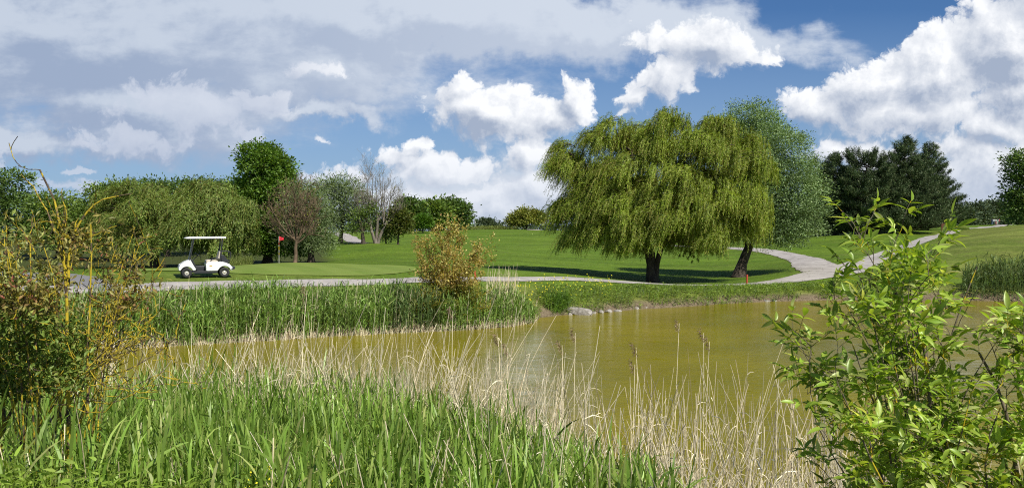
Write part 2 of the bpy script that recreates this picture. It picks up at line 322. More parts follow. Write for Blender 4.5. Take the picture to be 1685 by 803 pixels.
def ground_raw(x, y):
    d = np.maximum(y, 1.0); u = np.clip(x / d, -1.3, 1.3) * 2.2; v = np.log(np.minimum(d, 4500)); o = _W[-3] + _W[-2] * u + _W[-1] * v
    for a, b, w in zip(cu, cv, _W[:-3]): o = o + w * tps((u - a) ** 2 + (v - b) ** 2)
    return o
def H(x, y, full=False):
    x = np.asarray(x, float); y = np.asarray(y, float); sh = x.shape; x = x.ravel(); y = y.ravel()
    g = ground_raw(x, y); s = sdist(x, y)
    g = g + .10 * np.sin(x * .21 + 1.3 * np.sin(y * .11)) * np.sin(y * .17 + .8) * np.clip((y - 46) / 15, 0, 1) * np.clip(s / 6, 0, 1)
    g = np.maximum(g, .22) + .03 * np.sin(x * 1.7 + y * .9) * np.sin(y * 1.3) * np.clip((60 - y) / 40, 0, 1)
    z = np.where(s > 0, g * (1 - np.exp(-np.maximum(s, 0) / .55)), np.maximum(s * .6, -1.0))
    if full: return z.reshape(sh), s.reshape(sh)
    return z.reshape(sh)
def Hs(x, y): return float(H(np.array([x]), np.array([y]))[0])
def at(px, d, dz=0.0):
    x = (px - HX) / F * d; return (x, d, Hs(x, d) + dz)

def grid_obj(name, us, ys, m, attrs=None, zfun=None):
    X = us[None, :] * np.maximum(ys[:, None], 3.0); Y = np.repeat(ys[:, None], len(us), 1)
    Z, S = H(X, Y, True); n = len(us); k = len(ys)
    mb = MB(); i = np.arange(k - 1)[:, None] * n + np.arange(n - 1)[None]
    mb.addq(np.stack([X, Y, Z], -1), np.stack([i, i + 1, i + n + 1, i + n], -1)); o = mb.build(name, m, smooth=True)
    return o, X, Y, Z, S
def ground_mat():
    m, g, out = mat('turf'); pos = g.n('ShaderNodeNewGeometry').outputs['Position']
    def att(n): x = g.n('ShaderNodeAttribute'); x.attribute_name = n; return x.outputs['Fac']
    a = g.noise(pos, .12, 4, .6); b = g.noise(pos, 1.1, 5, .7); c = g.noise(g.v('MULTIPLY', pos, (1, .35, 1)), 9, 6, .75)
    mown = g.mix(g.mapr(a, .35, .65), (.080, .148, .011), (.112, .184, .015))
    mown = g.mix(g.mapr(b, .35, .70, 0, .7), mown, (.125, .18, .022)); mown = g.mix(g.mapr(g.noise(g.v('MULTIPLY', pos, (.5, 1, 1)), .35, 5, .7), .5, .72, 0, .55), mown, (.135, .165, .035))
    rough = g.mix(g.mapr(a, .35, .62), (.125, .17, .025), (.175, .205, .04))
    rough = g.mix(g.mapr(b, .45, .8, 0, .7), rough, (.22, .19, .075))
    col = g.mix(att('mown'), rough, mown)
    e = g.noise(g.v('MULTIPLY', pos, (.8, 1, 1)), 2.6, 6, .8); bnd = g.noise(g.v('MULTIPLY', pos, (.35, 1, 1)), .22, 5, .65); sw = g.m('SINE', g.v('DOT_PRODUCT', pos, (.55, 1.15, 0)))
    col = g.v('SCALE', col, scale=g.m('MULTIPLY', g.mapr(c, .25, .75, .66, 1.34), g.m('MULTIPLY', g.mapr(e, .3, .7, .72, 1.28), g.m('MULTIPLY', g.mapr(bnd, .32, .68, .80, 1.18), g.m('MULTIPLY_ADD', sw, .05, 1.0)))))
    soil = g.mix(g.mapr(c, .3, .7), (.10, .075, .045), (.24, .19, .12))
    col = g.mix(att('soil'), col, soil)
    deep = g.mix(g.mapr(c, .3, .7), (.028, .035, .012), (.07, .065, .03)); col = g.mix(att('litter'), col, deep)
    p = principled(g, out, col, .95, .1); bp = g.n('ShaderNodeBump'); bp.inputs[0].default_value = .9; bp.inputs[1].default_value = .06
    g.L.new(g.m('ADD', c, g.m('MULTIPLY', b, 1.5)), bp.inputs['Height']); g.L.new(bp.outputs[0], p.inputs['Normal']); return m
us = np.unique(np.round(np.r_[-60, -30, -16, -9, -5, -3, -2.2, np.arange(-1.6, -.66, .03), np.arange(-.66, .66, .0022), np.arange(.66, 1.6, .03), 2.2, 3, 5, 9, 16, 30, 60], 5))
ys = np.unique(np.round(np.r_[-400, -150, -60, -30, -15, -8, -4, -2, np.arange(-1, 26, .5), np.arange(26, 58, .16), 58 * 1.009 ** np.arange(0, 150), 58 * 1.009 ** 149 * 1.06 ** np.arange(1, 57)], 4))
TURF = ground_mat()
go, X, Y, Z, S = grid_obj('ground', us, ys, TURF)
tag(go, kind='structure')
PXG = X / np.maximum(Y, 1) * F + HX
def sm(x, a, b): t = np.clip((x - a) / (b - a), 0, 1); return t * t * (3 - 2 * t)
mown = sm(S, 3.0, 6.5) * (Y > 26) * (1 - sm(PXG, 1500, 1560) * sm(Y, 52, 58) * (1 - sm(Y, 118, 125)) * .95)
mown = np.where((Y > 40) & (PXG > 890), np.maximum(mown, sm(S, 1.5, 4)), mown)
mown = mown * (1 - sm(PXG, 1500, 1570) * sm(Y, 53, 60) * (1 - sm(Y, 118, 125)) * .9)
mown = mown * (1 - .55 * sm(700 - PXG, 0, 120) * (1 - sm(Y, 43.5, 46)))
soil = (1 - sm(S, .25, 1.1)) * (S > -1.5) * (Y > 20)
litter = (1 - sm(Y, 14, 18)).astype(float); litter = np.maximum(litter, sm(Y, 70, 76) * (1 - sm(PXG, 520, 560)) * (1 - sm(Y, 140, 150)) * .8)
for nme, arr in (('mown', mown), ('soil', soil), ('litter', litter)):
    at_ = go.data.attributes.new(nme, 'FLOAT', 'POINT'); at_.data.foreach_set('value', arr.ravel().astype(np.float32))

# putting green: a shaved sheet lying on the ground
def conform(name, poly, m, lift, step):
    poly = np.array(poly); x0, y0 = poly.min(0); x1, y1 = poly.max(0)
    nx, ny = int((x1 - x0) / step) + 2, int((y1 - y0) / step) + 2
    gx, gy = np.meshgrid(np.linspace(x0, x1, nx), np.linspace(y0, y1, ny)); c = poly.mean(0)
    bm = bmesh.new(); vs = [bm.verts.new((p[0], p[1], 0)) for p in poly]; bm.faces.new(vs)
    for k, (a, b, n_) in enumerate(((x0, x1, nx), (y0, y1, ny))):
        for t in np.linspace(a, b, n_)[1:-1]:
            no = (1, 0, 0) if k == 0 else (0, 1, 0); co = (t, 0, 0) if k == 0 else (0, t, 0)
            bmesh.ops.bisect_plane(bm, geom=bm.verts[:] + bm.edges[:] + bm.faces[:], plane_co=co, plane_no=no)
    co = np.array([v.co[:] for v in bm.verts]); z = H(co[:, 0], co[:, 1])
    for v, q in zip(bm.verts, z): v.co.z = q + lift
    me = bpy.data.meshes.new(name); bm.to_mesh(me); bm.free(); me.materials.append(m)
    for p in me.polygons: p.use_smooth = True
    o = bpy.data.objects.new(name, me); COL.objects.link(o); return o
mg, g, out = mat('green_turf'); pos = g.n('ShaderNodeNewGeometry').outputs['Position']
st = g.m('SINE', g.m('MULTIPLY', g.v('DOT_PRODUCT', pos, (1.2, .5, 0)), 1.6))
colr = g.mix(g.mapr(st, -.4, .4), (.150, .222, .032), (.178, .250, .040)); colr = g.mix(g.mapr(g.noise(pos, .5, 4, .6), .35, .7, 0, .5), colr, (.22, .25, .06))
colr = g.v('SCALE', colr, scale=g.mapr(g.noise(pos, 14, 5, .7), .3, .7, .88, 1.12)); principled(g, out, colr, .9, .15)
gp = []
for a in np.linspace(0, 2 * math.pi, 60, endpoint=False):
    px = 410 + 262 * math.cos(a); d = 54 + 11.5 * math.sin(a) + 1.6 * math.sin(3 * a + .6) + .7 * math.sin(5 * a); px += 16 * math.sin(2 * a + 1); gp.append(((px - HX) / F * d, d))
tag(conform('putting_green', gp, mg, .03, .6), kind='structure')
tee = [((px - HX) / F * d, d) for px, d in ((868, 183), (886, 181), (893, 186), (880, 189), (866, 187))]
ms, g, out = mat('pale_sand'); pos = g.n('ShaderNodeNewGeometry').outputs['Position']; principled(g, out, g.mix(g.noise(pos, 3, 4), (.42, .38, .30), (.60, .56, .47)), .95, .1)
tag(conform('bunker_sand', tee, ms, .12, 1.5), kind='structure')

# paths
mp_, g, out = mat('path_surface'); pos = g.n('ShaderNodeNewGeometry').outputs['Position']
n1 = g.noise(pos, .7, 5, .65); n2 = g.noise(pos, 30, 4, .7)
colr = g.mix(g.mapr(n1, .35, .65), (.33, .30, .27), (.47, .435, .39)); colr = g.v('SCALE', colr, scale=g.mapr(n2, .25, .75, .85, 1.12)); colr = g.mix(g.mapr(g.noise(pos, 2.2, 6, .7), .62, .72, 0, .5), colr, (.24, .21, .16))
vr = g.n('ShaderNodeTexVoronoi', feature='DISTANCE_TO_EDGE'); vr.inputs['Scale'].default_value = .55; g.L.new(g.v('ADD', pos, g.v('SCALE', g.noise(pos, 2.5, 3, .6, color=True), scale=.5)), vr.inputs['Vector'])
colr = g.mix(g.mapr(vr.outputs['Distance'], .0, .016, .75, 0), colr, (.12, .105, .08)); colr = g.mix(g.mapr(g.noise(pos, .25, 3, .6), .5, .7, 0, .45), colr, (.52, .48, .43))
b = principled(g, out, colr, .95, .1)
ma_, g, out = mat('asphalt_surface'); pos = g.n('ShaderNodeNewGeometry').outputs['Position']
principled(g, out, g.v('SCALE', (.22, .215, .21), scale=g.mapr(g.noise(pos, 5, 5, .7), .3, .7, .8, 1.15)), .9, .2)
EDGES = []
def ribbon(name, pts, m, lift=.03, K=420):
    c = np.array([[(p - HX) / F * d, d, w] for p, d, w in pts]); c = resample(c, K)
    t = nrm(np.gradient(c[:, :2], axis=0)); nn = np.stack([-t[:, 1], t[:, 0]], 1)
    wob = 1 + .05 * np.sin(np.arange(K) * .9) * np.sin(np.arange(K) * .37)
    cols = []
    for f in np.linspace(-.5, .5, 7):
        jit = rng.normal(0, .05, K) if abs(f) > .49 else np.zeros(K)
        q = c[:, :2] + nn * (c[:, 2:3] * f * wob[:, None] + jit[:, None]); z = H(q[:, 0], q[:, 1]) + lift + .02 * (1 - (2 * f) ** 2); cols.append(np.c_[q, z])
    V = np.stack(cols, 1); EDGES.append(V[:, [0, -1]]); i = np.arange(K - 1)[:, None] * 7 + np.arange(6)[None]
    mb = MB(); mb.addq(V, np.stack([i, i + 1, i + 8, i + 7], -1)); o = mb.build(name, m, smooth=True); tag(o, kind='structure'); return o
ribbon('cart_path', [(-500, 33.5, 2.6), (-100, 35.5, 2.6), (120, 36.6, 2.6), (300, 37.6, 2.4), (500, 40.4, 2.1), (700, 44, 1.9), (800, 47, 1.8), (930, 50.5, 1.7), (1050, 53.4, 1.7), (1130, 54.4, 1.8), (1215, 55.6, 1.9), (1290, 57.4, 2.2), (1340, 60, 3.4), (1385, 65, 3.8), (1420, 71, 2.6), (1455, 79, 2.2), (1500, 94, 2.0), (1556, 113, 2.0), (1598, 142, 2.1), (1640, 185, 2.4), (1668, 260, 2.6), (1700, 330, 2.6)], mp_)
ribbon('side_path', [(1365, 62.5, 3.0), (1350, 67, 3.6), (1338, 71, 3.2), (1325, 78, 2.6), (1290, 90, 2.5), (1215, 103, 2.5), (1120, 113, 2.4), (1000, 135, 2.4)], mp_, .036, 120)
ribbon('far_path', [(600, 108, 2.4), (588, 118, 2.5), (575, 140, 2.6), (560, 170, 2.8), (540, 230, 3)], mp_, .05, 80)
ribbon('side_road', [(175, 36.4, 1.6), (110, 40, 2.8), (60, 45, 3.0), (-40, 54, 3.2), (-200, 62, 3.2)], ma_, .036, 80)

# pond water
mw, g, out = mat('pond_water'); pos = g.n('ShaderNodeNewGeometry').outputs['Position']
rp = g.v('MULTIPLY', g.v('ADD', pos, g.v('SCALE', g.noise(pos, .8, 2, .5, color=True), scale=.9)), (.8, 1.35, 1))
w1 = g.noise(rp, 2.6, 4, .6, dist=1.0); w2 = g.noise(rp, 8.0, 4, .65, dist=.5); w3 = g.noise(pos, .35, 2, .5)
hgt = g.m('ADD', g.m('MULTIPLY', w1, 1.0), g.m('MULTIPLY', w2, .35))
hgt = g.m('MULTIPLY', hgt, g.mapr(w3, .3, .7, .55, 1.15))
bp = g.n('ShaderNodeBump'); bp.inputs[0].default_value = 1.0; bp.inputs[1].default_value = .05; g.L.new(hgt, bp.inputs['Height'])
wc = g.mix(g.mapr(g.noise(pos, .16, 3, .5), .3, .7), (.180, .154, .001), (.238, .199, .003))
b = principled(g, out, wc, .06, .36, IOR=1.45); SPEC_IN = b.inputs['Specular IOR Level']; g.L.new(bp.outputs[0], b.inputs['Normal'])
def reflect_patch(cx, cy, rx, ry):
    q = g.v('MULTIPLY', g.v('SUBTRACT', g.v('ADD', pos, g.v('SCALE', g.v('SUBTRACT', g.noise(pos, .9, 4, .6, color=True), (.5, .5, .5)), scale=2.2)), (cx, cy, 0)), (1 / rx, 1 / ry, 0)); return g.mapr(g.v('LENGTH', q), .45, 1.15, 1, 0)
refl_ = g.m('MAXIMUM', g.m('MAXIMUM', reflect_patch(.5, 26, 2.0, 10), reflect_patch(-2.6, 20, 1.9, 6)), g.m('MULTIPLY', reflect_patch(10.5, 27, 3.2, 7), .6))
g.L.new(g.m('MULTIPLY_ADD', refl_, .88, .12), SPEC_IN); g.L.new(g.m('MULTIPLY_ADD', refl_, -.45, 1.0), bp.inputs[0])          # bright sky reflections placed by mask: higher specular, flatter ripples there
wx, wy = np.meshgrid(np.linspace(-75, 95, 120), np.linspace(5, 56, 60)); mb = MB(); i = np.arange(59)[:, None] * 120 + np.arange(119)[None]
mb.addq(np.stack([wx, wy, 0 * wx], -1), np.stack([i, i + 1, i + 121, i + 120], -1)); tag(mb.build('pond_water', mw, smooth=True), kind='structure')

# ------------------------------------------------------------ tree builders
def lobes3(lobes, d, depth=1.0):
    o = []
    for l in lobes:
        px, py, rx, ry = l[:4]; dd = l[4] if len(l) > 4 else 0
        c = P3(px, py, d + dd); o.append((c, np.array([rx, rx * depth, ry]) * (d + dd) / F))
    return o
def sph(n):
    v = rng.normal(size=(n, 3)); return nrm(v)
def limbs(mb, base, lobs, r0, mi=0, extra=3, lean=None, fork=.35):
    top = np.mean([l[0] for l in lobs], 0); top = base + (top - base) * np.array([.8, .8, 1]); P = []; Rr = []
    mid = base + (top - base) * fork; mid[:2] += (lean if lean is not None else 0)
    tr = resample([base - [0, 0, .15], base + (mid - base) * .5 + rng.normal(0, r0 * .3, 3), mid, top], 12); P.append(tr); rr = r0 * np.linspace(1, .35, 12); rr[0] = r0 * 1.5; rr[1] = r0 * 1.15; Rr.append(rr)
    for c, rad in lobs:
        st = tr[rng.integers(4, 9)]; e = c + rad * rng.normal(0, .2, 3)
        m = (st + e) / 2 + np.array([0, 0, -.1]) * np.linalg.norm(e - st)
        q = resample([st, m, e], 12, .01 * r0); P.append(q); Rr.append(r0 * np.linspace(.5, .15, 12))
        for _ in range(extra):
            e2 = c + rad * sph(1)[0] * .85; s2 = q[rng.integers(5, 12)]
            P.append(resample([s2, (s2 + e2) / 2 + rng.normal(0, .05, 3) * np.linalg.norm(rad), e2], 12, .01)); Rr.append(r0 * np.linspace(.2, .04, 12))
    mb.tubes(np.array(P), np.array(Rr), 7, mi)
def clump_crown(mb, lobs, ncl, ml, sig, L, Wd, mi=0, up=.3, gap=-.35, droop=.25, inner=.25, sharp=0.0, zmin=None, wind=0.0):
    vol = np.array([np.prod(r) ** .667 for _, r in lobs]); cnt = (ncl * vol / vol.sum()).astype(int) + 1
    for (c, rad), k in zip(lobs, cnt):
        dv = sph(k); dv[:, 2] = np.where(dv[:, 2] < -.5, -dv[:, 2] * .6, dv[:, 2]); dv = nrm(dv)
        r = np.where(rng.random(k) < inner, rng.uniform(.25, .75, k), rng.uniform(.78, 1.04, k))
        r *= 1 + .20 * sinfield(dv * 3 + c, 1.7)
        cc = c + dv * rad * r[:, None]
        keep = sinfield(cc, 2.2 / max(rad.mean() * .5, .3)) > gap; cc = cc[keep]; dv = dv[keep]; k = len(cc)
        if zmin is not None: cc[:, 2] = np.maximum(cc[:, 2], zmin + rng.random(k) * .4)
        s = sig * rng.uniform(.6, 1.35, k)
        off = rng.normal(size=(k, ml, 3)) * s[:, None, None] * np.array([1, 1, .65 + sharp])
        pos = cc[:, None] + off
        ld = nrm(dv[:, None] * .5 + nrm(off) * .8 + rng.normal(0, .45, (k, ml, 3)) + np.array([wind, 0, up - droop]))
        nn = nrm(dv[:, None] * .6 + np.array([0, 0, .7]) + rng.normal(0, .55, (k, ml, 3)))
        sz = rng.uniform(.65, 1.25, k * ml)
        mb.leaves(pos.reshape(-1, 3), ld.reshape(-1, 3), nn.reshape(-1, 3), L * sz, Wd * sz, mi, .12)
def broad_tree(name, label, cat, group, px, d, lobes, r0, leaf, bark=BARK, ncl=500, ml=26, sig=.35, L=.22, Wd=.13, depth=1.0, bpy_=None, **k):
    b = at(px, d); o = empty(name, b, label=label, cat=cat, group=group); b = np.array(b); lb = lobes3(lobes, d, depth)
    t = MB(); limbs(t, b, lb, r0, lean=k.pop('lean', None), fork=k.pop('fork', .35)); t.build('trunk', bark, o, True, loc=b)
    c = MB(); clump_crown(c, lb, ncl, ml, sig, L, Wd, zmin=b[2] + .15, **k); c.build('crown', leaf, o, loc=b); return o

def willow(name, label, group, px, d, lobes, r0, leaf, bark, sprays, strands, nleaf, slen, LL, LW, zlow, wind=-.12, trunks=None, fork=.3):
    b = at(px, d); o = empty(name, b, label=label, cat='willow tree' if 0 else 'tree', group=group); b = np.array(b); lb = lobes3(lobes, d, .95)
    t = MB(); limbs(t, b, lb, r0, extra=5, fork=fork)
    if trunks: t.tubes(np.array([resample([b + np.array(q) for q in tr], 10) for tr in trunks]), np.array([r0 * f * np.linspace(1, .55, 10) for f in (.75, .6, .5)][:len(trunks)]), 8)
    t.build('trunk', bark, o, True, loc=b)
    vol = np.array([np.prod(r) ** .667 for _, r in lb]); cnt = (sprays * vol / vol.sum()).astype(int) + 1; cm = MB(); SP = []
    ctr = np.mean([l[0] for l in lb], 0)
    sub = []
    for (c, rad), k in zip(lb, cnt):
        ns = max(4, k // 5)
        for _ in range(ns):
            dv = sph(1)[0]; dv[2] = abs(dv[2]) * 1.0 - .35; dv = nrm(dv); rs = rad.mean() * rng.uniform(.26, .42)
            sub.append((c + dv * rad * rng.uniform(.66, .97) + [0, 0, -.2 * rs], np.array([rs, rs, rs * .75]), 7, dv))
    for c, rad, k, od in sub:
        for _ in range(k):
            dv = sph(1)[0] + od * .7; dv[2] = abs(dv[2]) * 1.0 + .05 if rng.random() < .85 else dv[2] * .4; dv = nrm(dv)
            q = c + dv * rad * rng.uniform(.8, 1.06); h = dv * np.array([1, 1, .15]); h = nrm(h + rng.normal(0, .35, 3) * np.array([1, 1, .2]))
            sc = slen * rng.uniform(.5, .9); tt = np.linspace(0, 1, 8)[:, None]
            arch = q + h * sc * (tt - .5) * 1.1 + np.array([0, 0, 1.]) * sc * (.55 * tt - .75 * tt * tt)
            SP.append(arch); m = strands
            t0 = rng.uniform(.15, 1, m); idx = t0 * 7; i0 = np.minimum(idx.astype(int), 6); fr = (idx - i0)[:, None]
            p0 = arch[i0] * (1 - fr) + arch[i0 + 1] * fr + rng.normal(0, .16, (m, 3)) * sc
            oo = nrm(h + rng.normal(0, .38, (m, 3)) * np.array([1, 1, .1])); Ls = slen * rng.uniform(.45, 1.15, m)[:, None, None]
            ts = np.linspace(0, 1, nleaf)[None, :, None]
            path = p0[:, None] + oo[:, None] * Ls * .46 * ts ** .75 + np.array([0, 0, 1.]) * Ls * (.30 * ts - 1.08 * ts ** 1.7) + np.array([wind, -wind * .3, 0]) * Ls * ts * 1.3
            zl = b[2] + zlow + rng.random((m, 1)) * .9; lowz = path[..., 2].min(1, keepdims=True)
            f = np.clip((p0[:, 2:3] - zl) / np.maximum(p0[:, 2:3] - lowz, .1), .12, 1)[..., None]; path = p0[:, None] + (path - p0[:, None]) * f
            tg = nrm(np.gradient(path, axis=1)); side = nrm(np.cross(tg, rng.normal(size=(m, 1, 3))))
            cm.strips(path[:, ::3], side[:, ::3] * .006 * LL / .16, 1)
            alt = np.where(np.arange(nleaf) % 2 == 0, 1., -1.)[None, :, None]
            ld = nrm(tg * .8 + side * alt * .5 + rng.normal(0, .3, path.shape)); nn = rng.normal(0, .6, path.shape) + np.array([0, 0, .6]) + dv
            sz = rng.uniform(.7, 1.25, m * nleaf)
            cm.leaves(path.reshape(-1, 3), ld.reshape(-1, 3), nn.reshape(-1, 3), LL * sz, LW * sz, 0, .1)
    cm.tubes(np.array(SP), np.linspace(.035, .008, 8) * slen / 2.2, 4, 2)
    cm.build('crown', [leaf, BARKR_STRAND, bark], o, loc=b); return o
BARKR_STRAND = leafmat('willow_twig', (.20, .17, .04), (.30, .24, .07), trans=.1)

def pine(name, label, group, px, d, toppy, hw, r0, leaf=M_PIN, skew=0.0, flat=.0, nb=130, basew=.0, bottom=None):
    """hw: half widths (px) from top to bottom at equal heights"""
    b = at(px, d); o = empty(name, b, label=label, cat='tree', group=group); b = np.array(b); topz = CZ - (toppy - HY) / F * d; Hh = topz - b[2]
    t = MB(); tr = resample([b - [0, 0, .2], b + [.05 * Hh * skew, 0, Hh * .5], b + [.08 * Hh * skew, 0, Hh * .97]], 10, .02); t.tubes(tr[None], r0 * np.linspace(1, .12, 10)[None], 8)
    c = MB(); prof = np.array(hw) * d / F; P = []; Rr = []; C = []; DV = []
    for i in range(nb):
        f = 1 - ((i + rng.random()) / nb) ** .85 * (1 - .02); f = max(f, .03 if bottom is None else bottom)
        w = np.interp(1 - f, np.linspace(0, 1, len(prof)), prof) * rng.uniform(.55, 1.16); a = rng.random() * 6.283
        st = np.array([np.interp(f, np.linspace(0, 1, 10), tr[:, k]) for k in range(3)]); h = np.array([math.cos(a), math.sin(a), 0])
        rise = w * (.45 if f > .8 else .22)
        e = st + h * w + [0, 0, rise + .1]; mdl = st + h * w * .55 + [0, 0, -.02 * w + rise * .2]
        q = resample([st, mdl, e], 9, .015); P.append(q); Rr.append(np.linspace(.05, .015, 9))
        nc = max(3, int(w * 6.5)); tt = rng.uniform(.3, 1.0, nc) ** .7
        for s_ in tt:
            side = np.array([-h[1], h[0], 0]) * rng.normal(0, .22 * w * (1.05 - s_) + .12)
            C.append(np.array([np.interp(s_, np.linspace(0, 1, 9), q[:, k]) for k in range(3)]) + side + [0, 0, rng.uniform(0, .12)]); DV.append(h)
    C += [tr[-1] + [0, 0, k * .12] for k in range(-6, 3)]; DV += [np.array([0, 0, 1.])] * 9
    C = np.array(C); DV = np.array(DV); k = len(C); ml = 16
    ax = nrm(DV * .45 + np.array([0, 0, .9]) + rng.normal(0, .2, (k, 3)))
    pos = C[:, None] + ax[:, None] * rng.uniform(-.08, .42, (k, ml, 1)) + rng.normal(0, .09, (k, ml, 3))
    ld = nrm(ax[:, None] * .8 + rng.normal(0, .65, (k, ml, 3)))
    c.leaves(pos.reshape(-1, 3), ld.reshape(-1, 3), rng.normal(size=(k * ml, 3)) + [0, 0, .4], rng.uniform(.22, .42, k * ml), .055)
    t.tubes(np.array(P), np.array(Rr), 4); t.build('trunk', BARKD, o, True, loc=b); c.build('crown', leaf, o, loc=b); return o

def twiggy(mains, r0, lens, counts, jitter=.5, up=.35, seedleaf=None, thin=.45, K=(12, 7, 5), ok=None):
    """mains: polylines. returns per level arrays of paths and radii"""
    lv0 = np.array([resample(m, K[0], .006) for m in mains]); r = np.array([np.linspace(q, q * .3, K[0]) for q in r0]); out = [(lv0, r)]
    for li, (ln, ct) in enumerate(zip(lens, counts)):
        P, Rr = out[-1]; N, Kk = P.shape[:2]; n = int(N * ct); who = rng.integers(0, N, n); ti = rng.integers(1 if li else 3, Kk, n)
        if ok is not None: q_ = ok(P[who, ti]); who = who[q_]; ti = ti[q_]; n = len(who)
        p = P[who, ti]; T = nrm(P[who, np.minimum(ti + 1, Kk - 1)] - P[who, ti - 1]); side = nrm(np.cross(T, sph(n)))
        dr = nrm(T * rng.uniform(.3, .9, (n, 1)) + side * rng.uniform(.5, 1, (n, 1)) + np.array([0, 0, up]))
        L = ln * rng.uniform(.4, 1.2, n)[:, None, None]; kk = K[min(li + 1, len(K) - 1)]; t = np.linspace(0, 1, kk)[None, :, None]
        bend = rng.normal(0, .28, (n, 1, 3)) + np.array([0, 0, .18])
        path = p[:, None] + dr[:, None] * L * t + bend * L * t * t; path[:, 1:] += rng.normal(0, .02, (n, kk - 1, 3)) * L
        rr = Rr[who, ti][:, None] * thin * np.linspace(1, .45, kk)[None]; out.append((path, rr))
    return out
def bare_tree(name, label, group, px, d, stems, r0, m, leaf=None, lens=(1.6, .9, .5), counts=(7, 3.2, 2.2), up=.35):
    """stems: list of (trunk polyline in px offsets, [tip px offsets])"""
    b = at(px, d); o = empty(name, b, label=label, cat='tree', group=group); b = np.array(b); base_py = HY - (b[2] - CZ) / d * F; TR = []; MN = []
    for tr, tips in stems:
        q = [b + np.array([dx, dy_, 0]) * d / F * [1, 0, 0] + np.array([0, rng.normal(0, .15), dy_ * d / F]) for dx, dy_ in tr]; q[0] = b + np.array([tr[0][0] * d / F, 0, -.15]); TR.append(resample(q, 10, .015))
        for dx, dz in tips:
            e = b + np.array([dx * d / F, rng.uniform(-.7, .7) * abs(tips[0][0] - tips[-1][0]) * .5 * d / F, dz * d / F]); st = TR[-1][rng.integers(7, 10)]; md = st + (e - st) * .45 + np.array([(e - st)[0] * .12, (e - st)[1] * .12, -.05 * np.linalg.norm(e - st)]); MN.append([st, md, e])
    tb = MB(); rr = r0 * np.linspace(1, .62, 10); rr[0] = r0 * 1.4; tb.tubes(np.array(TR), rr[None], 8); lv = twiggy(MN, [r0 * .42] * len(MN), lens, counts, up=up, K=(12, 7, 5, 4), thin=.5)
    tb.tubes(lv[0][0], lv[0][1], 6)
    tw = MB(); [tw.tubes(P, np.maximum(Rr, .010), 3) for P, Rr in lv[1:]]
    if leaf:
        tp = lv[-1][0][:, -1]; tp = tp[rng.random(len(tp)) < leaf[1]]; k = len(tp); ps = np.repeat(tp, 4, 0) + rng.normal(0, .12, (k * 4, 3)); tw.leaves(ps, sph(k * 4), sph(k * 4), .14, .08, 1)
    for P, Rr in lv[1:2]: tb.tubes(P[:40], np.maximum(Rr[:40], .01), 4)
    tb.build('trunk', m, o, True, loc=b); tw.build('twigs', [m] + ([leaf[0]] if leaf else []), o, loc=b); return o

# ------------------------------------------------------------ trees of the photograph
willow('weeping_willow', 'big weeping willow with bright windblown strands, its short forked trunk beside the cart path', None, 1075, 60,
       [(960, 262, 42, 46), (990, 325, 66, 66), (1040, 240, 60, 48), (1120, 225, 70, 50), (1190, 258, 60, 58), (1080, 300, 95, 70), (1185, 335, 72, 62), (962, 335, 34, 60), (1110, 345, 105, 62), (1020, 350, 80, 50), (1000, 388, 58, 34), (1090, 388, 95, 38), (1185, 372, 62, 32), (955, 378, 28, 34)],
       .36, M_WIL, BARKD, 1050, 17, 31, 1.5, .16, .035, 1.5, wind=-.22, trunks=[[(-.12, 0, -.1), (-.22, 0, 1.6), (-.9, 0, 3.4), (-2.6, .3, 5)], [(.14, 0, -.1), (.25, 0, 1.6), (1.0, .2, 3.4), (3, 0, 5.2)]])
broad_tree('silver_willow', 'tall silvery green willow with a leaning trunk just behind the big weeping willow', 'tree', None, 1215, 66,
           [(1235, 215, 48, 45), (1262, 262, 68, 60), (1290, 320, 66, 62), (1305, 365, 52, 44), (1235, 330, 62, 70), (1250, 380, 48, 36), (1290, 392, 34, 24), (1200, 250, 40, 45)], .42, M_SIL, BARKD, ncl=4200, ml=26, sig=.28, L=.165, Wd=.07, up=.25, gap=-.7, lean=np.array([.3, 0]))
G = 'pines clustered beside the winding path'
pine('pine_tree', 'dark pine with a rounded top, at the willow side of the pine cluster', G, 1372, 118, 254, [4, 18, 29, 36, 40, 40, 40], .22, nb=340)
pine('pine_tree', 'broad low dark pine filling the middle of the pine cluster', G, 1428, 116, 256, [22, 40, 48, 54, 54, 52, 48], .25, nb=300, skew=-.3)
pine('pine_tree', 'tallest dark pine of the cluster, pointed top', G, 1488, 118, 225, [3, 20, 36, 48, 57, 62, 62], .28, nb=340)
pine('pine_tree', 'dark pine with layered tips above the brown board', G, 1526, 129, 238, [4, 18, 30, 42, 50, 60, 54], .25, nb=300, skew=.25)
pine('pine_tree', 'pine partly hidden behind the silver willow', G, 1340, 122, 262, [5, 12, 18, 22, 26, 28, 28], .2, nb=110)

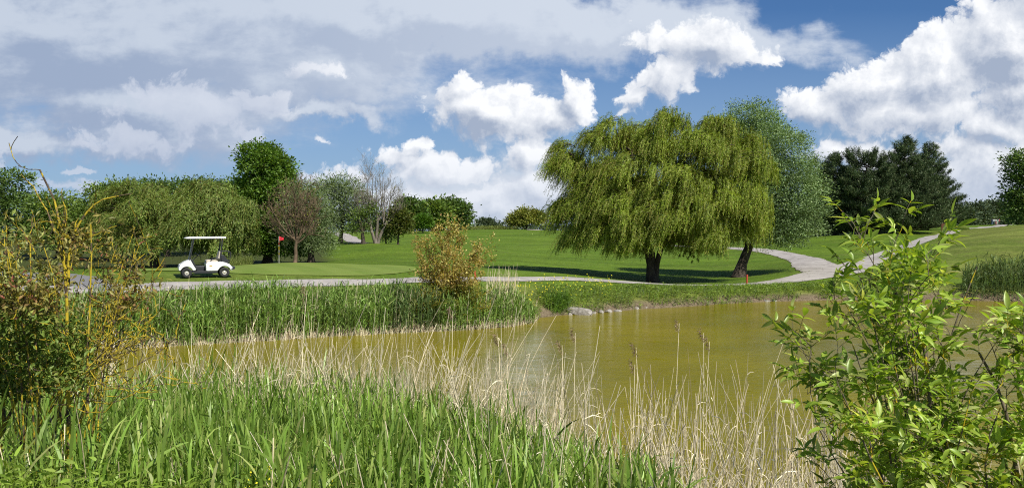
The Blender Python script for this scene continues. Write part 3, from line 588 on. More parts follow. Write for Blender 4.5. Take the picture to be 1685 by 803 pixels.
G = 'weeping willows behind the putting green'
willow('weeping_willow', 'dark weeping willow behind the white golf cart', G, 255, 71, [(235, 345, 60, 38), (285, 335, 50, 32), (205, 380, 42, 38), (260, 385, 60, 40), (305, 375, 40, 45)], .4, M_WIL2, BARKD, 300, 12, 17, 1.7, .22, .055, .4, wind=-.2)
willow('weeping_willow', 'paler weeping willow between the golf cart roof and the flag', G, 350, 69, [(355, 330, 42, 30), (375, 355, 36, 40), (335, 365, 42, 40), (365, 395, 40, 34)], .35, leafmat('light_willow_leaf', (.14, .21, .035), (.21, .29, .06), (.32, .38, .12), vary=.4), BARKD, 260, 12, 17, 1.5, .22, .055, .4, wind=-.2)
G = 'background trees along the left skyline'
broad_tree('poplar_tree', 'tallest dark green tree above the flag, glossy windblown leaves', 'tree', G, 440, 74, [(428, 262, 32, 24), (440, 285, 42, 34), (452, 320, 42, 40), (425, 335, 38, 42), (450, 375, 46, 44), (420, 400, 34, 34), (400, 320, 22, 26), (470, 405, 36, 30)], .4, M_POP, BARKD, ncl=1900, ml=26, sig=.30, L=.24, Wd=.15, up=.35, gap=-.5, wind=.3)
broad_tree('grey_willow', 'rounded grey green willow directly behind the bare brown tree', 'tree', G, 512, 72, [(500, 335, 34, 34), (520, 365, 32, 38), (498, 385, 40, 40), (525, 400, 26, 30)], .3, M_SIL2, BARKD, ncl=800, ml=26, sig=.36, L=.24, Wd=.06, gap=-.6)
broad_tree('silver_willow', 'pale loose crowned willow between the grey willow and the dead tree', 'tree', G, 560, 112, [(540, 322, 30, 26), (562, 318, 34, 26), (580, 345, 34, 30), (558, 365, 40, 26), (600, 368, 26, 20)], .3, M_SIL2, BARKD, ncl=700, ml=24, sig=.6, L=.42, Wd=.10, gap=-.3)
broad_tree('background_tree', 'tree with airy crown at the picture edge behind the lichen bush', 'tree', G, 15, 92, [(20, 302, 30, 20), (5, 335, 36, 28), (-30, 310, 40, 30), (35, 350, 30, 30), (10, 380, 50, 30)], .3, M_DRK, BARKD, ncl=600, ml=24, sig=.45, L=.32, Wd=.20, gap=-.15)
broad_tree('background_tree', 'mid green tree rising behind the tall yellow lichened fork', 'tree', G, 95, 88, [(80, 345, 30, 26), (110, 355, 34, 30), (85, 390, 44, 34), (125, 395, 40, 34)], .3, M_GRN, BARKD, ncl=560, ml=24, sig=.45, L=.32, Wd=.18, gap=-.3)
broad_tree('background_tree', 'olive green tree between the lichen bush fork and the dark willow', 'tree', G, 175, 86, [(180, 330, 34, 24), (205, 322, 30, 20), (160, 360, 36, 30), (195, 375, 44, 40)], .3, M_GRN, BARKD, ncl=620, ml=24, sig=.45, L=.30, Wd=.16, gap=-.4)
broad_tree('background_tree', 'bushy green tree peeking over the two willows', 'tree', G, 275, 92, [(240, 318, 34, 17), (285, 316, 40, 16), (330, 314, 34, 16), (370, 318, 30, 20), (290, 350, 70, 30)], .3, M_DRK, BARKD, ncl=700, ml=24, sig=.45, L=.30, Wd=.17, gap=-.5)
bare_tree('bare_tree', 'leafless reddish brown tree with fanned branches behind the flag', None, 485, 67.5, [([(0, 0), (1, 14), (0, 26), (2, 40)], [(-46, 80), (-38, 98), (-26, 108), (-14, 118), (-4, 124), (8, 122), (18, 112), (28, 104), (36, 90), (-48, 62), (38, 70), (0, 105), (-20, 85), (20, 90)])], .17, BARKR, leaf=(M_OLV, .10), lens=(1.0, .6, .35), counts=(9, 4, 2))
bare_tree('dead_tree', 'dead multi stemmed grey tree standing bare against the clouds', None, 618, 107, [([(0, 0), (-3, 12), (-8, 30)], [(-34, 78), (-24, 92), (-14, 104), (-4, 108), (-30, 60)]), ([(3, 0), (8, 14), (16, 30)], [(16, 98), (26, 88), (38, 80), (44, 66), (8, 104)]), ([(1, 0), (2, 20), (4, 40)], [(-10, 98), (2, 108), (12, 94), (-20, 80), (22, 76)])], .22, BARKG, leaf=(M_OLV, .10), lens=(1.7, 1.0, .6), counts=(8, 3.5, 2), up=.6)
broad_tree('leaning_tree', 'small dark trunked tree leaning beside the dead tree', 'tree', None, 598, 106, [(590, 360, 16, 16), (604, 350, 14, 16), (585, 378, 14, 10)], .28, M_GRN, BARKD, ncl=110, ml=22, sig=.4, L=.32, Wd=.12, gap=.0)
broad_tree('grey_shrub', 'grey green shrub at the foot of the dead tree', 'shrub', None, 635, 109, [(628, 375, 15, 14), (640, 390, 13, 10), (630, 360, 10, 10)], .1, M_SIL2, BARKD, ncl=170, ml=22, sig=.35, L=.30, Wd=.10)
broad_tree('young_tree', 'young round headed tree on a thin straight trunk left of the green ball shrub', 'tree', None, 655, 108, [(657, 365, 19, 17), (648, 375, 15, 12), (666, 376, 14, 12), (655, 354, 13, 11)], .13, M_OLV if 0 else leafmat('young_tree_leaf', (.085, .12, .02), (.125, .15, .03), (.20, .17, .05), vary=.5), BARKD, ncl=260, ml=22, sig=.36, L=.30, Wd=.18, gap=-.5, fork=.45)
broad_tree('round_shrub', 'clipped looking bright green ball shaped shrub before the dark hedge', 'shrub', None, 696, 172, [(696, 367, 12.5, 10.5)], .14, M_RND, BARKD, ncl=330, ml=22, sig=.32, L=.36, Wd=.24, gap=-.8)
G = 'row of dark trees on the hill behind the ball shrub'
for k_, (px_, lb_, t_) in enumerate([(675, [(672, 345, 16, 16), (682, 360, 18, 18)], 'narrow dark tree at the young tree end of the hilltop row'), (712, [(705, 347, 20, 14), (722, 350, 20, 16), (712, 366, 26, 14)], 'dark tree rising right behind the green ball shrub'), (748, [(740, 346, 18, 15), (757, 352, 14, 17), (748, 366, 22, 14)], 'dark rounded tree closing the open end of the hilltop row')]):
    broad_tree('hill_tree', t_, 'tree', G, px_, 190 + 3 * k_, lb_, .3, M_DRK if k_ != 1 else M_GRN, BARKD, ncl=300, ml=22, sig=.75, L=.7, Wd=.42, gap=-.5)
broad_tree('hill_shrub', 'wide olive rounded shrub on the crest left of the big willow', 'shrub', None, 866, 196, [(866, 360, 24, 15), (850, 366, 16, 11), (884, 362, 13, 12)], .2, M_OLV, BARKD, ncl=420, ml=22, sig=.5, L=.45, Wd=.28, gap=-.7)
broad_tree('distant_tree', 'small distant blue green tree on the skyline between hill row and olive shrub', 'tree', None, 802, 270, [(800, 370, 14, 8), (816, 374, 12, 5)], .2, M_FAR, BARKD, ncl=170, ml=20, sig=.7, L=.7, Wd=.4)
G = 'distant grey green trees beyond the pines'
for k_, (px_, r_, t_, lab) in enumerate([(1583, 16, 343, 'distant pale tree tucked against the last pine'), (1606, 17, 338, 'distant rounded tree second from the pines'), (1634, 20, 334, 'distant grey tree standing behind the far walkers'), (1662, 18, 340, 'distant tree nearest the dark tree at the picture edge')]):
    broad_tree('distant_tree', lab, 'tree', G, px_, 290 + 6 * k_, [(px_, t_ + 14, r_, 14), (px_ + 6, t_ + 24, r_, 14)], .3, M_FAR, BARKD, ncl=300, ml=22, sig=1.0, L=.95, Wd=.5, gap=-.5)
broad_tree('edge_tree', 'dark dense tree cut off by the picture edge above the mown mound', 'tree', None, 1704, 132, [(1690, 275, 30, 28), (1700, 310, 40, 36), (1705, 345, 44, 30), (1680, 335, 24, 22)], .35, M_DRK, BARKD, ncl=800, ml=24, sig=.55, L=.45, Wd=.22, gap=-.3)
broad_tree('edge_tree', 'second dark tree behind the mound beside the far walkers', 'tree', None, 1760, 150, [(1760, 330, 60, 40), (1700, 358, 40, 14)], .35, M_DRK, BARKD, ncl=500, ml=24, sig=.6, L=.5, Wd=.25)

mb = MB(); lb = []
for px in np.arange(-700, 2700, 26):
    if 770 < px < 850: continue
    d = rng.uniform(360, 430); z0 = Hs((px - HX) / F * d, d); hh = rng.uniform(5, 8) if px < 560 or px > 1220 else rng.uniform(2, 3.5); w = rng.uniform(4, 6); lb.append((np.array([(px - HX) / F * d, d, z0 + hh * .5]), np.array([w, w * .7, hh * .55])))
clump_crown(mb, lb, 5200, 18, 1.1, 1.1, .7, gap=-.8, zmin=2.0); tag(mb.build('distant_woodland', M_FAR), 'low hazy belt of trees closing the horizon behind the course', 'woodland', kind='stuff')

# ------------------------------------------------------------ shrubs close to the camera
def leaf_rows(mb, base, d, n, L, Wd, mi=0, curl=.25, seg=4):
    """longer shaped leaves: two rows of quads meeting in a folded midrib"""
    N = len(base); d = nrm(d); s = nrm(np.cross(d, n)); nn = np.cross(s, d); t = np.linspace(0, 1, seg + 1)
    w = np.sin(np.clip(t * .97 + .03, 0, 1) ** .8 * math.pi) ** .8 * .5; w[-1] = .01; L = L[:, None, None]; W_ = Wd[:, None, None]; cu_ = (np.ones(N) * curl)[:, None, None] if np.isscalar(curl) else curl[:, None, None]
    tt = t[None, :, None]; mid = base[:, None] + d[:, None] * L * (tt - .12 * cu_ * tt ** 2) - nn[:, None] * L * cu_ * tt ** 2
    lf = mid + s[:, None] * W_ * w[None, :, None] + nn[:, None] * W_ * .22 * (w[None, :, None] * 2); rt = mid - s[:, None] * W_ * w[None, :, None] + nn[:, None] * W_ * .22 * (w[None, :, None] * 2)
    v = np.stack([lf, mid, rt], 2); i = np.arange(N)[:, None, None] * (seg + 1) * 3 + np.arange(seg)[None, :, None] * 3 + np.arange(2)[None, None]
    mb.addq(v, np.stack([i, i + 1, i + 4, i + 3], -1), mi)

# --- elder bush, right
def elder(name, label, px0, d0, mains, nA, seed):
    b = np.array(at(px0, d0)); o = empty(name, b, label=label, cat='bush')
    ml = [[P3(*q) for q in m] for m in mains]
    for m in ml: m[0][2] = min(m[0][2], b[2] + .05)
    r0 = [.018 if k == 0 else .009 if k < 6 else .0065 for k in range(len(ml))]
    pq = lambda p: (p[:, 0] / p[:, 1] * F + HX, HY - (p[:, 2] - CZ) / p[:, 1] * F)
    def ok(p): a_, b_ = pq(p); return ~((a_ > 1560) & (b_ < 525)) & ~((a_ < 1400) & (b_ < 425)) | (rng.random(len(p)) < .08)
    lv = twiggy(ml, r0, (.20, .10), (6.5, 2.3), up=.2, ok=ok)
    br = MB()
    for (P, Rr), sd in zip(lv, (7, 5, 4)): br.tubes(P, np.maximum(Rr, .0016), sd)
    br.build('branches', LICH2, o, True, loc=b)
    # compound leaves: a stalk with paired leaflets
    P = np.concatenate([lv[1][0][:, -1], lv[1][0][:, -3], lv[2][0][:, -1], lv[2][0][:, -2], lv[0][0][:, -1], lv[0][0][:, -2], lv[0][0][:, -4]]); T = np.concatenate([lv[1][0][:, -1] - lv[1][0][:, -2]] * 2 + [lv[2][0][:, -1] - lv[2][0][:, -2]] * 2 + [lv[0][0][:, -1] - lv[0][0][:, -2]] * 3)
    P = np.repeat(P, 2, 0); T = nrm(np.repeat(T, 2, 0)); keep = (rng.random(len(P)) < nA) & ok(P); P = P[keep]; T = T[keep]; n = len(P)
    dr = nrm(T * .7 + sph(n) * .8 + np.array([0, 0, .45])); LS = rng.uniform(.07, .13, n)
    t = np.linspace(0, 1, 6)[None, :, None]; st = P[:, None] + dr[:, None] * LS[:, None, None] * t - np.array([0, 0, 1.]) * LS[:, None, None] * .25 * t * t
    lm = MB(); lm.tubes(st, .0011, 3, 1)
    up = nrm(np.array([0, 0, 1.]) + rng.normal(0, .35, (n, 3))); sd = nrm(np.cross(dr, up))
    for f, sg in ((2, 1), (2, -1), (4, 1), (4, -1), (5, 0)):
        bpt = st[:, f]; dd = nrm(dr * (.55 if sg else 1) + sd * sg * .9 + np.array([0, 0, -.1]) + rng.normal(0, .12, (n, 3)))
        Ll = rng.uniform(.045, .076, n) * (1.15 if not sg else 1); leaf_rows(lm, bpt, dd, up + rng.normal(0, .25, (n, 3)), Ll, Ll * rng.uniform(.26, .36, n), 0, rng.uniform(.05, .5, n))
    lm.build('foliage', [M_ELD, LICH2], o, loc=b, smooth=True); return o
elder('elder_bush', 'bright leafy elder bush with yellow lichened stem rising from the near bank', 1525, 4.0,
      [[(1525, 1150, 4.0), (1530, 800, 4.0), (1525, 660, 4.0), (1520, 581, 4.0), (1480, 514, 4.0), (1450, 455, 4.0)],
       [(1525, 1150, 4.0), (1520, 700, 4.0), (1505, 581, 3.9), (1500, 505, 3.9), (1496, 446, 3.9)],
       [(1530, 1150, 4.0), (1540, 700, 4.1), (1560, 581, 4.1), (1585, 514, 4.1), (1615, 445, 4.1)],
       [(1520, 1150, 4.0), (1495, 760, 3.9), (1469, 640, 3.8), (1448, 581, 3.8), (1435, 530, 3.8)],
       [(1520, 1150, 4.0), (1474, 780, 3.8), (1448, 690, 3.7), (1419, 623, 3.7), (1399, 568, 3.7)],
       [(1520, 1150, 4.0), (1479, 850, 3.7), (1443, 770, 3.6), (1412, 700, 3.6), (1393, 655, 3.6)],
       [(1530, 1150, 4.0), (1530, 720, 4.1), (1474, 581, 4.2), (1434, 514, 4.2), (1414, 455, 4.3)],
       [(1530, 1150, 4.0), (1560, 740, 3.9), (1600, 631, 3.9), (1640, 564, 3.9)],
       [(1530, 1150, 4.0), (1540, 800, 3.8), (1500, 680, 3.7), (1479, 614, 3.7), (1471, 568, 3.7)],
       [(1530, 1150, 4.0), (1535, 760, 4.2), (1545, 614, 4.3), (1540, 530, 4.3), (1550, 480, 4.3)],
       [(1530, 1150, 4.0), (1490, 800, 4.2), (1469, 680, 4.3), (1458, 614, 4.3), (1453, 564, 4.4)],
       [(1530, 1150, 4.0), (1515, 700, 4.1), (1480, 540, 4.1), (1460, 480, 4.1), (1440, 450, 4.1)],
       [(1530, 1150, 4.0), (1520, 700, 3.9), (1490, 520, 3.9), (1455, 450, 3.9), (1440, 420, 3.9)],
       [(1520, 1150, 4.0), (1470, 820, 3.9), (1420, 720, 3.8), (1368, 630, 3.8)],
       [(1520, 1150, 4.0), (1450, 860, 3.8), (1395, 770, 3.7), (1352, 690, 3.7)],
       [(1520, 1150, 4.0), (1500, 700, 4.1), (1455, 560, 4.1), (1415, 470, 4.1)],
       [(1530, 1150, 4.0), (1530, 680, 4.0), (1515, 520, 4.0), (1500, 440, 4.0), (1480, 405, 4.0)],
       [(1530, 1150, 4.0), (1500, 720, 4.0), (1450, 600, 4.0), (1410, 530, 4.0), (1385, 490, 4.0)],
       [(1530, 1150, 4.0), (1545, 820, 3.7), (1580, 720, 3.6), (1600, 640, 3.6)]], .66, 1)
elder('elder_bush', 'second elder bush with long grey twigs cut by the picture edge', 1700, 3.9,
      [[(1715, 1150, 3.9), (1680, 800, 3.9), (1665, 687, 3.9), (1645, 628, 3.9), (1620, 583, 3.9)],
       [(1715, 1150, 3.9), (1715, 750, 4.0), (1705, 648, 4.0), (1665, 609, 4.0)],
       [(1715, 1150, 3.9), (1655, 780, 4.0), (1685, 661, 4.0), (1705, 596, 4.0), (1715, 550, 4.0)],
       [(1725, 1150, 3.9), (1755, 700, 3.8), (1735, 635, 3.8), (1705, 583, 3.8)],
       [(1715, 1150, 3.9), (1635, 840, 3.8), (1625, 740, 3.8), (1655, 674, 3.8)],
       [(1725, 1150, 3.9), (1795, 750, 3.8), (1795, 648, 3.8), (1775, 570, 3.8)]], .6, 2)

# --- lichened bush, left
def lichen_bush():
    b = np.array(at(90, 6.2)); o = empty('lichen_bush', b, label='big thorny bush crusted with yellow lichen, small dark leaves, filling the left edge', cat='bush')
    M = [[(108, 1000, 6), (110, 620, 6), (112, 470, 6), (108, 400, 6), (96, 330, 6), (72, 288, 6)],
         [(112, 470, 6), (112, 420, 6), (128, 372, 6), (150, 340, 6), (180, 325, 6), (218, 316, 6)],
         [(110, 450, 6), (95, 400, 6), (78, 350, 6), (55, 312, 6), (35, 290, 6)],
         [(108, 400, 6), (105, 350, 6), (98, 318, 6)], [(112, 420, 6), (125, 380, 6), (128, 345, 6)],
         [(60, 1000, 6.2), (60, 600, 6.2), (50, 480, 6.2), (46, 420, 6.2), (48, 360, 6.2)],
         [(150, 1000, 5.9), (145, 620, 5.9), (150, 500, 5.9), (152, 420, 5.9), (150, 370, 5.9)]]
    tg = [(250, 425), (240, 455), (232, 400), (265, 520), (285, 560), (270, 610), (240, 590), (200, 400), (215, 385), (180, 375), (240, 490), (215, 530), (230, 560), (20, 370), (-30, 360), (-80, 400), (-60, 450), (0, 400), (70, 400), (30, 430), (130, 405), (170, 430), (190, 470), (160, 520), (200, 560), (240, 620), (60, 470), (0, 470), (90, 520), (20, 540), (-40, 540), (130, 560), (170, 600), (60, 590), (215, 640), (190, 420), (205, 440), (80, 380), (120, 440), (-10, 350), (10, 375)]
    for (x, y) in tg[::2] + tg[1:26:2]:
        bx = 40 + rng.uniform(-60, 110); d1 = rng.uniform(5.4, 7.0); mx = bx + (x - bx) * .35; my = y + (1000 - y) * .38
        M.append([(bx, 1000, 6.2), (mx, min(my, 640), (6.2 + d1) / 2), ((mx * .4 + x * .6) + rng.uniform(-12, 12), y + 55, d1), (x, y, d1)])
    ml = [[P3(*q) for q in m] for m in M]; r0 = [.020, .011, .010, .008, .007, .014, .014] + list(rng.uniform(.006, .011, len(ml) - 7))
    lv = twiggy(ml, r0, (.26, .14, .07), (9, 3.2, 1.6), ok=lambda p: (HY - (p[:, 2] - CZ) / p[:, 1] * F < 650 + rng.normal(0, 30, len(p))) & (HY - (p[:, 2] - CZ) / p[:, 1] * F > 410 + 25 * np.sin(p[:, 0] * 9) - 400 * (rng.random(len(p)) < .22)), up=-.1, thin=.5, K=(14, 7, 5, 4)); br = MB()
    for (P, Rr), sd in zip(lv, (7, 5, 4, 3)): br.tubes(P, np.maximum(Rr, .0028), sd)
    br.build('branches', LICH, o, True, loc=b)
    fm = MB(); P = np.concatenate([lv[2][0].reshape(-1, 3), lv[3][0].reshape(-1, 3), lv[1][0][:, 3:].reshape(-1, 3)])
    px = P[:, 0] / P[:, 1] * F + HX; py = HY - (P[:, 2] - CZ) / P[:, 1] * F
    dens = np.clip((py - 345) / 60, 0, 1) * np.clip((262 - px) / 60, .0, 1); dens *= np.where((px > 170) & (py > 520), .25, 1)
    P = np.repeat(P, 2, 0) + rng.normal(0, .03, (2 * len(P), 3)); px = P[:, 0] / P[:, 1] * F + HX; py = HY - (P[:, 2] - CZ) / P[:, 1] * F; dens = np.repeat(dens, 2) * np.clip((670 - py) / 50, 0, 1) * np.where(py > 520, np.clip((160 - px) / 70, 0, 1), 1); dens *= np.where((px > 95) & (px < 235) & (py > 435) & (py < 525), .45, 1); keep = rng.random(len(P)) < dens * .85; P = P[keep]; px = px[keep]; py = py[keep]; n = len(P)
    for k in range(2):
        q = P + rng.normal(0, .018, P.shape); L = rng.uniform(.028, .055, n)
        mi = np.where((py < 470) & (px < 95) & (rng.random(n) < .55), 1, np.where((py > 520), 2, 0))
        for j in range(3):
            s_ = mi == j
            if s_.any(): leaf_rows(fm, q[s_], sph(s_.sum()) + [0, 0, .25], sph(s_.sum()) * .8 + [0, 0, .8], L[s_], L[s_] * .42, j, .2, 2)
    fm.build('foliage', [M_LBU, M_LBP, M_LBG], o, loc=b); return o
lichen_bush()
# dense green shrub mass below it
b = np.array(at(10, 7.4)); o = empty('dark_shrub', b, label='dense dark green shrub in shade below the yellow lichened bush', cat='shrub')
lb = lobes3([(-30, 560, 85, 50), (40, 590, 55, 45), (-10, 630, 80, 50)], 7.3, 1.0)
t = MB(); limbs(t, b, lb, .03); t.build('branches', LICH, o, True, loc=b)
c = MB(); clump_crown(c, lb, 900, 20, .07, .05, .024, gap=-.7, inner=.4); c.build('foliage', M_LBG, o, loc=b)

# --- golden bush on the far bank
def golden_bush():
    d = 35.9; b = np.array(at(742, d)); o = empty('golden_bush', b, label='straggly golden and orange leaved bush standing among the reeds on the far bank', cat='bush')
    M = []
    for (x, y) in [(745, 378), (725, 395), (700, 410), (712, 430), (692, 440), (760, 395), (780, 410), (788, 425), (770, 440), (790, 460), (735, 420), (755, 430), (715, 470), (700, 490), (770, 480), (790, 500), (745, 460), (720, 520), (765, 520), (740, 500), (775, 455), (705, 400), (690, 420), (738, 385), (752, 388), (710, 505), (735, 530), (775, 510), (725, 535), (700, 515), (755, 535), (780, 525), (795, 480), (690, 500), (750, 440), (725, 455), (765, 420), (712, 445)]:
        M.append([(735 + rng.uniform(-10, 22), 545, d), (735 + (x - 735) * .3, 545 - (545 - y) * .45, d + rng.uniform(-.4, .4)), (x, y, d + rng.uniform(-.9, .9))])
    ml = [[P3(*q) for q in m] for m in M]; lv = twiggy(ml, list(rng.uniform(.02, .04, len(M))), (.55, .28), (9, 3.5), up=.25, K=(12, 6, 4)); br = MB()
    for (P, Rr), sd in zip(lv, (5, 4, 3)): br.tubes(P, np.maximum(Rr, .007), sd)
    br.build('branches', LICH, o, True, loc=b); fm = MB()
    P = np.concatenate([lv[2][0].reshape(-1, 3), lv[1][0][:, 2:].reshape(-1, 3)]); P = np.repeat(P, 4, 0) + rng.normal(0, .06, (4 * len(P), 3)); P = P[rng.random(len(P)) < .9]; n = len(P)
    low = (HY - (P[:, 2] - CZ) / P[:, 1] * F) > 470
    for s_, mi in ((~low, 0), (low & (rng.random(n) < .7), 1)):
        fm.leaves(P[s_] + rng.normal(0, .05, (s_.sum(), 3)), sph(s_.sum()), sph(s_.sum()) + [0, 0, .5], rng.uniform(.07, .13, s_.sum()), .05, mi)
    fm.build('foliage', [M_MBU, M_OLV], o, loc=b)
golden_bush()

# ------------------------------------------------------------ reeds and grass
def reeds(mb, x, y, h, nl, Ll, Lw, seg=4, lean=.08, mi=0, stem=.004, smi=0, bottom=.25, up=.75, z0=None, wind=(.12, 0)):
    n = len(x); z = H(x, y) if z0 is None else z0; b = np.stack([x, y, z], 1); ln = rng.normal(0, lean, (n, 2)) + np.array(wind) * .5
    K = 5; t = np.linspace(0, 1, K)[None, :, None]; P = b[:, None] + np.concatenate([ln[:, None] * h[:, None, None] * t ** 1.6, h[:, None, None] * t * (1 - .04 * t)], -1)
    if stem: mb.tubes(P, np.array([stem, stem, stem * .9, stem * .7, stem * .4]), 3, smi)
    a0 = rng.random(n) * 6.283
    for k in range(nl):
        f = bottom + (1 - bottom) * (k + rng.random(n) * .6) / nl; f = np.minimum(f, .985); base = b + np.concatenate([ln * (h * f ** 1.6)[:, None], (h * f)[:, None]], 1)
        a = a0 + k * 2.4 + rng.normal(0, .5, n); ho = np.stack([np.cos(a), np.sin(a), np.zeros(n)], 1) + np.array([wind[0], wind[1], 0]) * 2.5; ho = nrm(ho)
        L = Ll * rng.uniform(.6, 1.2, n) * (1 - .25 * abs(f - .6)); u = up + rng.normal(0, .15, n); dr = nrm(ho * (1 - u)[:, None] * 1.5 + np.array([0, 0, 1.]) * u[:, None])
        tt = np.linspace(0, 1, seg + 1)[None, :, None]; bend = rng.uniform(.05, .65, n)[:, None, None]
        p = base[:, None] + dr[:, None] * L[:, None, None] * tt + (ho[:, None] * .55 - np.array([0, 0, .75])) * L[:, None, None] * bend * tt ** 2.2
        sd = nrm(np.cross(dr, ho) + rng.normal(0, .35, (n, 3))); w = np.array([.55, 1, .9, .6, .03] if seg == 4 else [.6, 1, .7, .03] if seg == 3 else [.8, .8, .03]); 
        mb.strips(p, sd[:, None] * (w[None, :, None] * (Lw * .5) * rng.uniform(.6, 1.15, n)[:, None, None]), mi)
def scatter_px(n, px0, px1, d0, d1, pw=1.0):
    px = rng.uniform(px0, px1, n); d = np.sqrt(rng.uniform(0, 1, n) ** pw * (d1 * d1 - d0 * d0) + d0 * d0); return px, d, (px - HX) / F * d, d
def topz(py, d): return CZ - (py - HY) / F * d

# near green reeds
px, d, x, y = scatter_px(5400, -120, 1120, 4.9, 13.6)
lim = np.interp(px, [-120, 500, 700, 850, 1000, 1120], [13.6, 13.6, 12, 10.5, 8, 6.3]); k = (d < lim) & ((px > 150) | (d < 6.0) | (d > 8.5)); px, d, x, y = [q[k] for q in (px, d, x, y)]
tl = np.interp(px, [-120, 60, 300, 420, 560, 700, 850, 950, 1050, 1120], [655, 650, 605, 598, 610, 640, 680, 715, 750, 780]); nl_ = np.interp(px, [-120, 140, 260, 1100], [690, 700, 750, 800])
f = np.clip((d - 4.9) / (lim[k] - 4.9), 0, 1) ** .7; top = tl * f + nl_ * (1 - f) + rng.normal(0, 16, len(px)); h = topz(top, d) - H(x, y) - .15; k = h > .35
mb = MB(); reeds(mb, x[k], y[k], np.clip(h[k], .35, 2.3), 8, .42, .021, up=.92, wind=(.06, -.02)); tag(mb.build('reed_bed', M_REED), 'dense bed of green common reed with long blades along the near bank', 'reeds', kind='stuff')
# low weeds and undergrowth of the near bank
px, d, x, y = scatter_px(2600, -150, 420, 4.2, 7.6); top = np.interp(px, [-150, 150, 420], [735, 760, 800]) + rng.normal(0, 18, len(px)); h = topz(top, d) - H(x, y) - .1
k = h > .2; mb = MB(); reeds(mb, x[k], y[k], np.clip(h[k], .2, 1.6), 14, .075, .018, seg=3, up=.45, bottom=.35); tag(mb.build('weeds', M_WEED), 'low leafy weeds in the bottom corner among the reeds', 'weeds', kind='stuff')
# dry straw of last year's reeds
def straw(mb, px, d, top, lean, rad=.0064, leafn=1, curve=.11):
    x = (px - HX) / F * d; y = d; z = H(x, y); h = np.clip(topz(top, d) - z, .3, 2.9); n = len(x); K = 8; t = np.linspace(0, 1, K)[None, :, None]
    le = np.stack([lean, rng.normal(0, .14, n)], 1) * h[:, None]; cv_ = rng.normal(0, curve, (n, 2)) * h[:, None] * .5
    P = np.stack([x, y, z], 1)[:, None] + np.concatenate([le[:, None] * t + cv_[:, None] * t ** 2.5, (h[:, None, None]) * t * (1 - .05 * t)], -1)
    r = rad * rng.uniform(.6, 1.3, n)[:, None] * np.linspace(1, .4, K)[None]; mb.tubes(P, r, 4, 0)
    for _ in range(leafn):
        j = rng.integers(2, 7, n); b_ = P[np.arange(n), j]; dr = nrm(sph(n) * .6 + np.array([0, 0, .35])); L = rng.uniform(.15, .38, n); tt = np.linspace(0, 1, 4)[None, :, None]
        p = b_[:, None] + dr[:, None] * L[:, None, None] * tt - np.array([0, 0, .8]) * L[:, None, None] * tt ** 2; sd = nrm(np.cross(dr, sph(n)))
        mb.strips(p, sd[:, None] * np.array([.8, 1, .7, .05])[None, :, None] * .005, 0)
    return P
mb = MB()
n = 560; px = rng.normal(560, 150, n); d = rng.uniform(11.2, 14.2, n); straw(mb, px, d, rng.normal(605, 42, n), rng.normal(.06, .30, n))
n = 320; px = rng.uniform(130, 900, n); d = rng.uniform(11, 14.5, n); straw(mb, px, d, rng.normal(578, 40, n), rng.normal(.05, .24, n))
n = 420; px = rng.uniform(780, 1520, n); d = rng.uniform(6.5, 13, n); straw(mb, px, d, rng.normal(np.interp(px, [780, 1000, 1200, 1520], [665, 680, 690, 720]), 42, n), rng.normal(0, .22, n))
n = 150; px = rng.uniform(780, 1400, n); d = rng.uniform(9, 13, n); straw(mb, px, d, rng.normal(615, 30, n), rng.normal(0, .15, n))
n = 420; px = rng.uniform(-60, 1100, n); d = rng.uniform(5, 11, n); straw(mb, px, d, rng.normal(745, 40, n), rng.normal(0, .2, n))
n = 330; px = rng.uniform(1000, 1750, n); d = rng.uniform(5, 9, n); straw(mb, px, d, rng.normal(790, 28, n), rng.normal(0, .45, n))
tag(mb.build('dry_reeds', M_DRY), 'pale dry straw stalks of old reeds leaning over the near water edge', 'dry reeds', kind='stuff')
# single tall stalks with seed heads
for px_, top_, d_, ln_, lab in [(925, 568, 11, -.10, 'dark nodding plume left of centre over the water'), (947, 548, 11.4, .04, 'fluffy reddish plume, the biggest, over the open water'), (1047, 572, 11, -.06, 'small pale plume leaning over the middle of the pond'), (1118, 532, 11.8, .16, 'slender plume on a stalk bent towards the silver willow'),
                                (1158, 548, 12, .02, 'upright plume below the red stake on the far bank'), (1168, 562, 11.5, .12, 'lower twin plume close to the upright one'), (820, 556, 11.3, -.08, 'brown plume in front of the reed point'), (835, 572, 11.9, .06, 'short brown plume beside the reed point'), (505, 478, 10.5, -.02, 'dark plume reaching up to the cart path below the flag'), (745, 512, 11.6, 0, 'tall straight stalk in front of the golden bush'), (1045, 600, 10.6, .1, 'thin frayed plume below the small pale one')]:
    x_ = (px_ - ln_ * 60 - HX) / F * d_; b = np.array([x_, d_, Hs(x_, d_)]); o = empty('reed_stalk', b, label='dry reed stalk, ' + lab, cat='reed', group='tall dry reed stalks with seed heads')
    hh = topz(top_, d_) - b[2]; K = 9; t = np.linspace(0, 1, K)[:, None]; end = P3(px_, top_, d_); P = b + (end - b) * t + np.array([.06 * hh, 0, 0]) * t * (1 - t) * rng.normal(0, 1); mb = MB(); mb.tubes(P[None], np.linspace(.0055, .0028, K)[None], 5); mb.build('stem', M_DRY, o, loc=b)
    mb = MB(); n = 90; tt = rng.random(n); q = end + np.array([-.05, 0, .0]) * tt[:, None] + (P[-1] - P[-2]) / np.linalg.norm(P[-1] - P[-2]) * (tt[:, None] * .16 - .10) + rng.normal(0, .012, (n, 3)); mb.leaves(q, sph(n) * .6 + [-.4, 0, -.5], sph(n), rng.uniform(.03, .06, n), .006); mb.build('seed_head', M_PLUME, o, loc=b)

